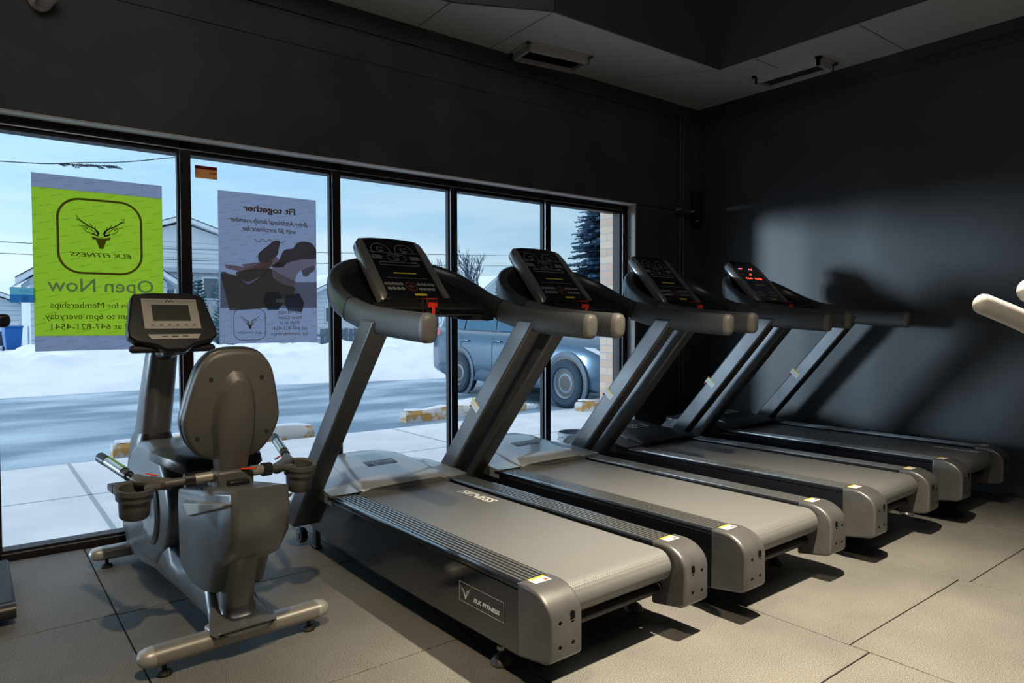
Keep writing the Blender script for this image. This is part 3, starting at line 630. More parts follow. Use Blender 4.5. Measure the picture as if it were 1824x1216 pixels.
    for s_ in (-1, 1):
        rings = []
        for v, wi, h in ((-.004, .176, .002), (.02, .158, .010), (.08, .152, .0075), (.20, .148, .006), (.33, .146, .005), (.40, .146, .003), (.418, .15, .001)):
            e = .1965 if v < .38 else (.186 if v < .41 else .168)
            rings.append([C3(s_*wi, v, h), C3(s_*(e-.008), v, h), C3(s_*e, v, h-.010), C3(s_*(e+.001), v, -.034), C3(s_*wi, v, -.034)])
        B('silver').loft(rings).build('side_trim', con, sharp=50)
    pn = B('gloss').add([C3(a, v, .0012) for a, v in ((-.158, .012), (.158, .012), (.149, .20), (.146, .40), (.10, .428), (-.10, .428), (-.146, .40), (-.149, .20))], [tuple(range(8))]).build('display_panel', con)
    g = B('printdim')
    def ribbon(pts, w, m_='printdim', h=.0020):
        g.m(m_); w_ = B(m_); w_.strip(pts, w, 0); g.add([C3(x, z, h) for x, y_, z in w_.v], w_.f)
    def rect(x0, x1, v0, v1, m_, h=.0022): g.m(m_).add([C3(x0, v0, h), C3(x1, v0, h), C3(x1, v1, h), C3(x0, v1, h)], [(0, 1, 2, 3)])
    def arc(cx, cv, rx, rv, a0, a1, n=18): return [(cx+rx*math.cos(R(a0+(a1-a0)*k/n)), cv+rv*math.sin(R(a0+(a1-a0)*k/n))) for k in range(n+1)]
    on = ix == 3
    for cx in (-.072, .062):
        ribbon(arc(cx, .335, .052, .056, -10, 200), .0020, 'printdim')
        ribbon(rrect(cx-.018, cx+.018, .343, .361, .002, 1), .0015); rect(cx-.012, cx+.012, .333, .336, 'printdim')
    ribbon([(-.14, .330), (0, .322), (.14, .330)], .0018)
    ribbon(rrect(-.052, .052, .268, .312, .020, 5)+[(.052, .292)], .0018); ribbon(rrect(-.015, .015, .283, .301, .002, 1), .0014); rect(-.012, .012, .276, .279, 'printdim')
    ribbon(rrect(-.112, .112, .236, .256, .0099, 5)+[(.112, .246)], .0020)
    for sx in (-1, 1):
        for k in range(4): rect(sx*.108-.032, sx*.108+.020+.008*(k % 2), .300-.007*k, .3025-.007*k, 'printdim')
        rect(sx*.09-.014, sx*.09+.014, .2585, .2615, 'printdim')
    rect(-.060, .068, .176, .184, 'yellow'); ribbon([(-.11, .146), (.12, .146)], .0012)
    for k in range(5):
        for sx in (-1, 1): ribbon(arc(sx*(.048+.0205*k), .104, .0085, .0085, 0, 360, 9), .0020, 'printdim2'); rect(sx*(.048+.0205*k)-.004, sx*(.048+.0205*k)+.004, .102, .105, 'printdim2')
    for k in range(4):
        for sx in (-1, 1): ribbon(arc(sx*(.050+.024*k), .072, .0095, .0085, 0, 360, 9), .0022, 'printdim2'); rect(sx*(.050+.024*k)-.005, sx*(.050+.024*k)+.005, .070, .0735, 'printdim2')
    ribbon(arc(.003, .088, .030, .030, 0, 360, 22), .0026, 'redring'); ribbon([(-.018, .088), (.022, .088)], .0014, 'printdim')
    ribbon(arc(.003, .099, .008, .006, 0, 360, 8), .0016, 'redring'); ribbon(rrect(-.008, .014, .070, .080, .002, 1), .0016, 'redring')
    rect(.0, .068, .026, .040, 'yellow')
    g.build('button_print', pn)
    if on:
        g = B('led'); rnd = random.Random(3)
        for cx, cv, n_, sp_ in ((-.070, .352, 4, .030), (.064, .352, 4, .032), (.0, .292, 4, .026), (-.06, .247, 7, .07), (.06, .247, 8, .08)):
            for k in range(n_): x = cx-sp_/2+sp_*k/(n_-1); v = cv+rnd.uniform(-.006, .006); rect(x-.0035, x+.0035, v-.004, v+.004, 'led', .003)
        for cx in (-.095, .035): rect(cx-.004, cx+.004, .346, .354, 'ledblue', .003)
        g.build('lit_digits', pn)
    return t
M['steelrib'] = mat('ribbed_aluminium_insert', (.50, .51, .52), .25, .75)
M['capsilver'] = mat('light_silver_end_cap', (.46, .45, .43), .4, .3)
M['hole'] = mat('painted_hole_shade', (.004, .004, .004), .9, 0, .1)  # near-black colour paints the shade of a hole on a flat disc
M['printdim2'] = mat('button_outline_print', (.62, .62, .60), .5)
TP = [(1.719, 1.684, .020, -.010), (2.650, 1.636, .013, -.007), (3.671, 1.634, .027, .001), (4.666, 1.608, .003, .017)]
LB = ['treadmill nearest the camera, beside the recumbent bike, with white deer logo on its glossy side',
      'treadmill second from the bike, its grey motor cover in front of the wheel stop view',
      'treadmill third from the bike, with dusty black motor cover and dark display',
      'treadmill against the right black wall, with lit red digits and FITNESS near its rear']
for i, (x, y, th, dz) in enumerate(TP):
    t = make_treadmill(i); t.location = (x, y, 0); t.rotation_euler = (0, 0, th); t['label'] = LB[i]
    for c in kids(t):
        if not c.name.startswith(('levelling_foot', 'front_foot', 'transport')): c.location.z += dz

# ================================================================== RECUMBENT BIKE
t = empty('recumbent_exercise_bike', (.722, 2.47, 0), R(3.2), 'grey recumbent exercise bike standing left of the treadmills', 'exercise bike')
# floor bars
for y, hw, nm, fx in ((0, .30, 'rear_stabilizer', .248), (1.25, .215, 'front_stabilizer', .172)):
    o = B('bikebar').sweep([(-hw+.02, y, .0675), (hw-.02, y, .0675)], [(.040, .031)]*2, 20, sq=.8).build(nm, t)
    for s_ in (-1, 1):
        B('capsilver').sweep([(s_*(hw-.021), y, .0675), (s_*(hw-.0), y, .0675)], [(.0405, .0315), (.037, .029)], 20, sq=.85, dome=True).build('end_cap', o)
        B('rubber').lathe([(0, 0), (.024, 0), (.026, .006), (.022, .014), (.012, .016), (.008, .019), (.008, .040), (0, .040)], Matrix.Translation((s_*fx, y-.005, 0))).build('levelling_foot', o)
for s_ in (-1, 1):
    B('gripcap').lathe([(0, -.012), (.026, -.012), (.030, -.007), (.030, .007), (.026, .012), (0, .012)], Matrix.Translation((s_*.13, 1.315, .05)) @ Matrix.Rotation(R(90), 4, 'Y')).build('transport_wheel', t)
# main shell: side profile lofted over a rounded width
def shell(b, prof, ws, inset=.02):
    """prof: (y,z) outline; ws: half width; edges rolled inwards"""
    cy = sum(p[0] for p in prof)/len(prof); cz = sum(p[1] for p in prof)/len(prof)
    def sc(k): 
        o = []
        for i, (y, z) in enumerate(prof):
            d = Vector((cy-y, cz-z)); L_ = d.length; o.append((y+d.x/L_*k, z+d.y/L_*k))
        return o
    rings = []
    for x, k in ((-ws, inset), (-ws*.93, inset*.35), (-ws*.75, 0), (0, 0), (ws*.75, 0), (ws*.93, inset*.35), (ws, inset)): rings.append([(x, y, z) for y, z in sc(k)])
    return b.loft(rings)
base = [(-.06, .10), (.10, .078), (.45, .078), (.85, .062), (1.20, .060), (1.36, .075), (1.38, .14), (1.34, .26), (1.30, .42), (1.10, .44), (.92, .40), (.74, .34), (.64, .26), (.60, .18), (.50, .15), (.36, .165), (.22, .19), (.10, .175), (.05, .155)]
b = B('bike'); rings = []
# lower keel from rear foot to the front
for y, w, zb, zt in ((-.075, .100, .088, .112), (-.03, .112, .082, .125), (.06, .088, .080, .165), (.13, .078, .080, .25), (.30, .084, .085, .26), (.42, .086, .088, .20), (.52, .088, .085, .22), (.62, .088, .08, .28), (.80, .080, .07, .38), (.98, .090, .055, .47), (1.14, .094, .050, .50), (1.28, .088, .055, .46), (1.38, .070, .075, .36), (1.43, .045, .11, .24)):
    rings.append([(-w*.55, y, zb), (-w*.9, y, zb+.02), (-w, y, zb+(zt-zb)*.35), (-w, y, zb+(zt-zb)*.7), (-w*.85, y, zt-.012), (-w*.5, y, zt), (w*.5, y, zt), (w*.85, y, zt-.012), (w, y, zb+(zt-zb)*.7), (w, y, zb+(zt-zb)*.35), (w*.9, y, zb+.02), (w*.55, y, zb)])
b.loft(rings); b.build('lower_shell', t, sharp=50)
# flywheel cover hump with round disc
b = B('bike'); hp = []
for y, z in ((.60, .20), (.52, .30), (.50, .40), (.54, .50), (.62, .575), (.72, .61), (.86, .628), (1.0, .615), (1.12, .56), (1.22, .46), (1.30, .30), (1.32, .15), (1.0, .10), (.75, .12)): hp.append((y, z))
shell(b, hp, .092, .03); hump = b.build('flywheel_shroud', t, sharp=50)
for s_ in (-1, 1):
    X = Matrix.Translation((s_*.088, .76, .36)) @ Matrix.Rotation(R(90)*s_, 4, 'Y')
    B('bike').lathe([(0, .006), (.05, .008), (.085, .016), (.105, .020), (.118, .012), (.122, 0), (.13, -.01), (0, -.01)], X @ Matrix.Scale(1.25, 4, (1, 0, 0)), n=36).build('crank_disc', hump)
# pedals and cranks
for s_, a in ((-1, 50), (1, 230)):
    cx = s_*.115; px, pz = .78+.15*math.cos(R(a)), .33+.15*math.sin(R(a))
    o = B('steeldark').sweep([(cx, .78, .33), (cx+s_*.01, px, pz)], [(.010, .016)]*2, 10).build('crank_arm', t)
    B('rubber').box(min(cx+s_*.02, cx+s_*.11), max(cx+s_*.02, cx+s_*.11), px-.05, px+.05, pz-.014, pz+.014).build('pedal', o, bevel=.005)
# seat pillar box at the rear
pil = [(-.215, .612), (-.225, .52), (-.215, .46), (-.130, .365), (-.045, .325), (.02, .215), (.10, .195), (.24, .190), (.34, .215), (.375, .26), (.385, .48), (.375, .520), (.10, .568)]
b = B('bike'); shell(b, pil, .098, .028); pb = b.build('seat_housing', t, sharp=50)
b = B('bikebar'); 
for s_ in (-1, 1):
    q = [(.27, .497), (.19, .447), (-.195, .556), (-.215, .576)]
    b.loft([[(s_*.094, y, z) for y, z in q], [(s_*.114, y*.985, z) for y, z in [(.25, .488), (.19, .455), (-.18, .558), (-.195, .570)]]])
b.build('side_blade', pb, bevel=.002)
b = B('bike')
rings = []
for z, y0, y1, w in ((.098, -.075, .13, .078), (.12, -.03, .12, .062), (.16, -.005, .115, .056), (.25, -.035, .12, .054), (.33, -.07, .14, .058), (.38, -.14, .16, .070)):
    rings.append([(x*w, (y0+y1)/2+yy*(y1-y0)/2, z) for x, yy in ((-1, .6), (-1, -.6), (-.8, -.9), (-.4, -1), (.4, -1), (.8, -.9), (1, -.6), (1, .6), (.7, 1), (-.7, 1))])
b.loft(rings); b.build('seat_pillar', t, sharp=55)
b = B('bikebar'); b.prism([(x, y) for x, y in ((-.115, .02), (-.105, -.035), (-.06, -.052), (.06, -.052), (.105, -.035), (.115, .02), (.07, .06), (-.07, .06))], .092, .112, 'z'); b.build('foot_collar', t, bevel=.006)
# seat rail, carriage, cushion
B('steeldark').box(-.035, .035, -.02, .36, .56, .60).build('seat_rail', t, bevel=.004)
b = B('vinyl'); rings = []
for y, w, z in ((.12, .10, .640), (.14, .14, .662), (.25, .175, .668), (.42, .18, .664), (.56, .15, .650), (.63, .09, .632), (.65, .04, .615)):
    rings.append([(-w, y, z-.035), (-w*.96, y, z-.008), (-w*.7, y, z), (0, y, z-.008), (w*.7, y, z), (w*.96, y, z-.008), (w, y, z-.035), (w*.8, y, z-.06), (-w*.8, y, z-.06)])
b.loft(rings); b.build('seat_cushion', t, sharp=60)
# backrest: outline in (x, height along the tilt)
def bk(x, s_, h):   # s_ height above the lower edge, h towards the rear
    d = Vector((0, -.085, .37)).normalized(); nn = Vector((0, -d.z, d.y)); return tuple(Vector((x, .083, .665))+d*s_+nn*h)
ol = [(-.06, 0), (.06, 0), (.11, .022), (.148, .075), (.166, .14), (.160, .19), (.143, .27), (.122, .335), (.09, .375), (.05, .392), (0, .396), (-.05, .392), (-.09, .375), (-.122, .335), (-.143, .27), (-.160, .19), (-.166, .14), (-.148, .075), (-.11, .022)]
olS = smooth_path([(x, s_, 0) for x, s_ in ol], 3); olS = [(p[0], p[1]) for p in olS]
def rg(k, h): return [bk(x*k, .19+(s_-.19)*k, h) for x, s_ in olS]
b = B('bikeback').loft([rg(1.0, -.010), rg(1.0, .006), rg(.975, .014), rg(.93, .018)]); back = b.build('backrest_shell', t, sharp=60)
B('vinyl').loft([rg(.90, -.065), rg(.98, -.055), rg(1.02, -.038), rg(1.02, -.018), rg(.99, -.009)]).build('backrest_cushion', back, sharp=60)
b = B('black')
for x, s_ in ((-.086, .300), (.086, .300), (-.119, .093), (.119, .093)):
    c0 = Vector(bk(x, s_, .0175)); nn = (Vector(bk(0, 0, 1))-Vector(bk(0, 0, 0))).normalized(); b.cyl(tuple(c0), tuple(c0+nn*.0025), .007, 14)
b.build('bolt', back)
# raised spine running down the back to the carriage
def spine(k, h):
    o = []
    for x, s_ in ((-.058, -.105), (-.052, -.03), (-.060, .04), (-.070, .12), (-.068, .19), (-.056, .25), (-.036, .298), (-.014, .318), (.014, .318), (.036, .298), (.056, .25), (.068, .19), (.070, .12), (.060, .04), (.052, -.03), (.058, -.105)):
        o.append(bk(x*k, (s_-.1)*(1-(1-k)*.5)+.1 if s_ > .1 else s_, h))
    return o
B('bikeback').loft([spine(1.12, .015), spine(1.02, .022), spine(.90, .046), spine(.80, .052)]).build('spine', back, sharp=55)
B('bikeback').box(-.062, .062, .015, .135, .565, .63).build('carriage', t, bevel=.008)
# side handles with cup holders
for s_ in (-1, 1):
    hb = B('bikebar').sweep([(s_*.05, .085, .606), (s_*.125, .09, .604)], [(.020, .019)]*2, 14).m('black').sweep([(s_*.118, .088, .604), (s_*.15, .09, .603)], [(.024, .024)]*2, 12, sq=.8).m('bikeback').sweep([(s_*.145, .09, .603), (s_*.205, .11, .598)], [(.015, .014)]*2, 12).build('handle_bar', t)
    b = B('bikeback').sweep([(s_*.185, .125, .592), (s_*.225, .155, .595), (s_*.262, .195, .60), (s_*.27, .225, .604)], [(.020, .020), (.024, .022), (.026, .020), (.020, .019)], 14, sq=.85); b.m('white').cyl((s_*.197, .1155, .590), (s_*.197, .1125, .590), .006, 12)
    b.build('joint', hb)
    g = B('gloss').sweep([(s_*.268, .215, .602), (s_*.285, .27, .614)], [(.013, .013)]*2, 14).m('vinyl').sweep([(s_*.283, .262, .612), (s_*.318, .44, .642)], [(.0175, .0175)]*2, 16).m('chrome').sweep([(s_*.2895, .295, .6205), (s_*.314, .42, .6415)], [(.0176, .0182)]*2, 16).m('vinyl').sweep([(s_*.317, .435, .641), (s_*.328, .485, .650)], [(.0185, .0185)]*2, 16)
    g.build('hand_grip', hb)
    X = Matrix.Translation((s_*.290, .162, .49)) @ Matrix.Rotation(R(9), 4, 'X')
    b = B('bikeback').lathe([(0, 0), (.041, 0), (.046, .006), (.050, .060), (.050, .066), (.058, .068), (.059, .088), (.064, .092), (.064, .108), (.060, .110), (.048, .104), (.046, .06), (.040, .010), (0, .010)], X, n=32)
    b.sweep([(s_*.245, .16, .585), (s_*.205, .135, .592)], [(.045, .014), (.025, .014)], 12, sq=.8); b.build('cup_holder', hb)
    B('red').sweep([(s_*.24, .21, .622), (s_*.21, .19, .614)], [(.006, .002)]*2, 8).build('pulse_mark', hb)
B('steeldark').box(-.09, -.02, .10, .13, .535, .56).m('red').sweep([(.02, .02, .632), (.06, -.01, .634)], [(.008, .003)]*2, 8).build('seat_lever', t)
# front column, boot and console
b = B('bike'); rings = []
for z, y, w, d in ((.42, 1.17, .088, .13), (.60, 1.115, .080, .115), (.64, 1.10, .068, .09), (.80, 1.03, .066, .082), (1.0, .935, .060, .070), (1.03, .92, .055, .06)):
    rings.append([(w*math.copysign(abs(math.cos(a))**.6, math.cos(a)), y+d*math.copysign(abs(math.sin(a))**.6, math.sin(a)), z) for a in [2*math.pi*(k+.5)/20 for k in range(20)]])
b.loft(rings[2:]); b.m('black').loft(rings[:3]); col_ = b.build('front_column', t, sharp=60)
# console: tilted; bottom edge forward of the bars
cu_ = Vector((0, .11, .20)).normalized(); cn = Vector((0, -cu_.z, cu_.y)); c0 = Vector((0, .715, 1.080))
def K(x, v, h=0): return tuple(c0+Vector((x, 0, 0))+cu_*v+cn*h)
ol = [(-.150, -.012), (-.176, .012), (-.176, .05), (-.148, .195), (-.135, .215), (-.06, .224), (.06, .224), (.135, .215), (.148, .195), (.176, .05), (.176, .012), (.150, -.012), (.075, -.030), (.04, -.055), (-.04, -.055), (-.075, -.030)]
b = B('black').loft([[K(x*.9, .1+(v-.1)*.85, -.07) for x, v in ol], [K(x, v, -.040) for x, v in ol], [K(x, v, -.008) for x, v in ol], [K(x*.97, .1+(v-.1)*.965, 0) for x, v in ol]])
con = b.build('console', t, bevel=.004)
b = B('face').loft([[K(x, v, -.004) for x, v in ((-.112, .045), (.112, .045), (.110, .190), (-.110, .190))], [K(x, v, .002) for x, v in ((-.112, .045), (.112, .045), (.110, .190), (-.110, .190))]])
b.loft([[K(x, v, -.004) for x, v in ((-.092, -.004), (.092, -.004), (.105, .018), (-.105, .018))], [K(x, v, .002) for x, v in ((-.092, -.004), (.092, -.004), (.105, .018), (-.105, .018))]])
fp = b.build('face_plate', con)
b = B('lcd').loft([[K(x, v, -.004) for x, v in ((-.075, .082), (.075, .082), (.074, .160), (-.074, .160))], [K(x, v, .0035) for x, v in ((-.075, .082), (.075, .082), (.074, .160), (-.074, .160))]]).build('lcd_screen', fp)
g = B('printdim')
def kstrip(pts, w, m_='lcd'):
    g.m(m_); w_ = B(m_); w_.strip(pts, w, 0); g.add([K(x, z, .0026) for x, y_, z in w_.v], w_.f)
kstrip([(-.10, .178), (-.025, .178)], .0012); kstrip([(.025, .178), (.10, .178)], .0012)
w = B('black'); w.strip([(-.016, .174), (-.008, .182), (0, .175), (.008, .182), (.016, .176)], .004, 0)
g.m('black').add([K(x, z, .0026) for x, y_, z in w.v], w.f)
for k in range(6): kstrip([(-.085+.033*k, .062), (-.075+.033*k, .062)], .0035); 
for k in range(3): kstrip([(-.05+.04*k, .008), (-.028+.04*k, .008)], .004)
kstrip([(-.095, .055), (.095, .055)], .0008); g.build('button_print', fp)
b = B('rubber').sweep([(-.155, .745, 1.035), (.155, .745, 1.035)], [(.0165, .0165)]*2, 16, dome=True).m('black').sweep([(-.045, .745, 1.035), (.045, .745, 1.035)], [(.026, .028)]*2, 16, sq=.8).sweep([(0, .76, 1.035), (0, .90, 1.01)], [(.030, .028), (.045, .035)], 14, sq=.8)
b.sweep([(0, .80, 1.12), (0, .90, 1.0)], [(.05, .03), (.05, .03)], 12).build('front_handlebar', t)

# ================================================================== MACHINES CUT BY THE FRAME
t = empty('stepper_machine', (-.2, 3.5, 0), 0, 'black stepping machine cut by the left edge, only textured footplate and handle tip showing', 'exercise machine')
b = B('rubber').box(-.35, .315, -.27, .33, .035, .085); 
b.build('footplate', t, bevel=.012, seg=3)
B('vinyl').cyl((-.35, -.285, .055), (.315, -.285, .055), .030, 18).build('front_roller', t)
B('steeldark').box(-.34, -.20, -.30, .42, 0, .036).box(.1, .2, -.30, .34, 0, .036).build('base_frame', t, bevel=.004)
B('steeldark').sweep([(-.27, .25, .03), (-.25, .12, .6), (-.20, .03, 1.14)], .024, 14).build('mast', t)
B('vinyl').sweep([(-.24, .03, 1.150), (.28, .01, 1.155), (.313, .01, 1.155)], [(.018, .028)]*3, 16, sq=.8, dome=True).m('chrome').box(.30, .322, -.012, -.0, 1.14, 1.17).build('handlebar', t)

t = empty('elliptical_trainer', (2.35, .05, 0), 0, 'elliptical machine cut by the right edge, only its pale swing handle reaching into view', 'exercise machine')
B('steeldark').box(-.30, .30, -.55, -.47, 0, .06).box(-.26, .26, .0, .07, 0, .06).box(-.04, .04, -.55, .05, .03, .09).build('base_frame', t, bevel=.006)
B('steel').sweep([(0, 0, .05), (0, -.02, .8), (.0, -.03, 1.35)], .035, 16).build('mast', t)
B('palegrip').sweep(smooth_path([(-.488, .547, 1.187), (-.456, .501, 1.160), (-.37, .38, 1.088), (-.16, .07, .95), (-.05, -.02, .85)], 4), [(.0195, .024)]*17, 16, sq=.85, dome=True).build('swing_handle', t)
B('palegrip').sweep(smooth_path([(.30, .35, 1.25), (.30, .2, 1.12), (.25, .05, 1.0), (.05, -.02, .85)], 4), [(.0195, .024)]*13, 16, dome=True).build('swing_handle', t)
B('devwhite').box(-.2, .2, -.08, -.02, 1.30, 1.52).build('console', t, bevel=.02)
B('devwhite').sweep([(-.10, -.04, 1.25), (-.31, .49, 1.222)], [(.014, .014)]*2, 12).lathe([(0, -.03), (.012, -.0285), (.022, -.021), (.028, -.011), (.030, 0), (.028, .011), (.022, .021), (.012, .0285), (0, .03)], Matrix.Translation((-.315, .50, 1.22)), 16).build('fixed_handle', t)

def bucket(loc, label):
    t = empty('plastic_bucket', loc, 0, label, 'bucket', 'buckets on the floor by the window')
    B('bucket').lathe([(0, 0), (.105, 0), (.125, .26), (.134, .262), (.134, .275), (.127, .277), (.127, .29), (.136, .292), (.136, .31), (.125, .312), (.12, .27), (.10, .02), (0, .02)], n=32).build('body', t)
    B('chrome').sweep([(.137*math.cos(R(a)), .137*math.sin(R(a)), .285-.05*math.sin(R(a*1.0))) for a in range(0, 181, 15)], .0025, 6).build('handle', t)
bucket((3.58, 3.80, 0), 'white bucket on the floor behind the second treadmill upright')
bucket((4.84, 3.80, 0), 'white bucket on the floor behind the third treadmill upright')

# ================================================================== OUTDOORS
G = -.06
b = B('walk').box(-20, 60, 4.19, 6.95, G-.2, G); b.m('joint')
for x in (-5.5, -2.5, .62, 3.7, 6.8, 9.9): b.box(x, x+.03, 4.2, 6.95, G, G+.0015)
b.box(-20, 60, 5.6, 5.615, G, G+.0015); o = b.build('pavement'); o['kind'] = 'structure'
o = B('asphalt').box(-60, 160, 6.95, 160, G-.25, G-.02).build('parking_lot'); o['kind'] = 'structure'

def fbm(x, y):
    from mathutils import noise
    return noise.fractal(Vector((x, y, .3)), 1.0, 2.0, 5)
b = B('snow'); nx, ny = 230, 40; vs_ = []
for i in range(nx):
    x = -8+.2*i if i < 180 else 28+.9*(i-180)
    for j in range(ny):
        v = j/(ny-1); y = 13.6+.35*math.sin(x*.6)-.09*(x-1)*(1 if x < 9 else 0)-(.72 if x >= 9 else 0)+v*7.5
        hgt = math.sin(min(1, v*2.6)*math.pi/2)**.8*(.60+.25*fbm(x*.35, 3))+(.16*fbm(x*1.1, y*1.1)+.10*fbm(x*3, y*3))*min(1, v*5)
        if v > .75: hgt *= max(0, (1-v)/.25)
        vs_.append((x, y, G-.03+max(-.02, hgt)))
b.add(vs_, [(i*ny+j, (i+1)*ny+j, (i+1)*ny+j+1, i*ny+j+1) for i in range(nx-1) for j in range(ny-1)])
tag(b.build('snow_bank', sharp=80), 'ploughed snow bank along the far side of the parking lot', 'snow')
for k, (x, y, sx, lab) in enumerate(((5.75, 8.0, .55, 'low snow lump on the asphalt beside the parked car'), (6.15, 7.55, .20, 'small snow pile beside the front tyre of the car'))):
    b = B('snow'); rings = []
    for q in range(6):
        rr = sx*math.cos(q/5*math.pi/2*.96); rings.append([(rr*math.cos(a)*(1+.25*math.sin(3*a+k)), rr*.6*math.sin(a)*(1+.2*math.sin(5*a)), .22*sx*math.sin(q/5*math.pi/2)+.03*math.sin(4*a+q)*(q > 0)) for a in [2*math.pi*c/20 for c in range(20)]])
    o = b.loft(rings).build('snow_pile', loc=(x, y, G-.025)); tag(o, lab, 'snow')

def stop(x0, x1, y, lab, z=G-.02):
    t = empty('wheel_stop', ((x0+x1)/2, y, z), 0, lab, 'wheel stop', 'concrete wheel stops at the pavement edge')
    h = (x1-x0)/2; b = B('stop'); N = 14
    rings = []
    for k in range(N+1):
        x = -h+2*h*k/N; e = .012*math.sin(k*5.3); c = .85 if k in (0, N) else 1
        rings.append([(x, -.09*c, 0), (x, -.085*c, .09), (x, -.055*c, .14*c+e), (x, .055*c, .14*c+e), (x, .085*c, .09), (x, .09*c, 0)])
    b.loft(rings).build('block', t, sharp=30)
    b = B('snow'); rings = []
    for k in range(N+1):
        x = -h+.03+(2*h-.06)*k/N; e = .012*math.sin(k*5.3); q = .012+.008*math.sin(k*2.1)
        rings.append([(x, -.05, .137+e), (x, -.03, .142+e+q), (x, .03, .142+e+q), (x, .05, .137+e)])
    b.loft(rings).build('snow_crust', t, sharp=80)
stop(.98, 2.85, 7.12, 'worn yellow wheel stop outside the two leftmost panes, behind the bike')
stop(4.12, 6.0, 7.42, 'worn yellow wheel stop outside the middle panes, left of the parked car')
stop(6.36, 8.25, 6.70, 'snowy wheel stop under the nose of the parked car', G)

# brick wing wall beside the last pane
o = B('brick').box(5.07, 5.6, 4.21, 5.02, G, 4.2).build('brick_pier'); tag(o, 'light orange brick pier outside the rightmost pane', 'pier')

# ---- parked car, nose towards the building
t = empty('parked_car', (7.52, 7.2, G-.02), 0, 'blue-grey compact SUV parked nose-in outside the right panes', 'car')
b = B('car'); rings = []
for y, w, zb, z1, z2, zt, wt in ((-.93, .66, .30, .42, .58, .66, .60), (-.86, .78, .26, .42, .66, .78, .70), (-.70, .87, .24, .45, .76, .90, .78), (-.35, .915, .24, .50, .84, .97, .80), (.2, .925, .24, .5, .90, 1.02, .80), (.75, .925, .24, .5, .96, 1.06, .80), (1.6, .925, .24, .5, .98, 1.05, .82), (2.6, .925, .24, .5, 1.0, 1.07, .82), (3.3, .92, .28, .55, 1.02, 1.10, .80), (3.62, .88, .34, .6, 1.0, 1.12, .76), (3.70, .78, .42, .6, .95, 1.08, .70)):
    h = [(-w*.92, y, zb), (-w*.985, y, zb+.06), (-w, y, z1), (-w*.995, y, (z1+z2)/2+.04), (-w*.975, y, z2), (-w*.93, y, (z2+zt)/2+.01), (-wt, y, zt)]
    rings.append(h+[(-p[0], p[1], p[2]) for p in h[::-1]])
b.loft(rings)
rings = []
for y, z0, zt, w0, wt in ((.72, 1.0, 1.06, .80, .72), (1.05, 1.0, 1.27, .82, .68), (1.45, 1.0, 1.50, .82, .64), (1.8, 1.0, 1.60, .83, .62), (2.6, 1.0, 1.63, .83, .62), (3.3, 1.0, 1.58, .80, .60), (3.6, 1.0, 1.50, .76, .56), (3.66, 1.0, 1.2, .72, .62)):
    rings.append([(-w0, y, z0), (-wt-.02, y, zt-.06), (-wt+.06, y, zt), (wt-.06, y, zt), (wt+.02, y, zt-.06), (w0, y, z0)])
b.loft(rings); body = b.build('body', t, sharp=50)
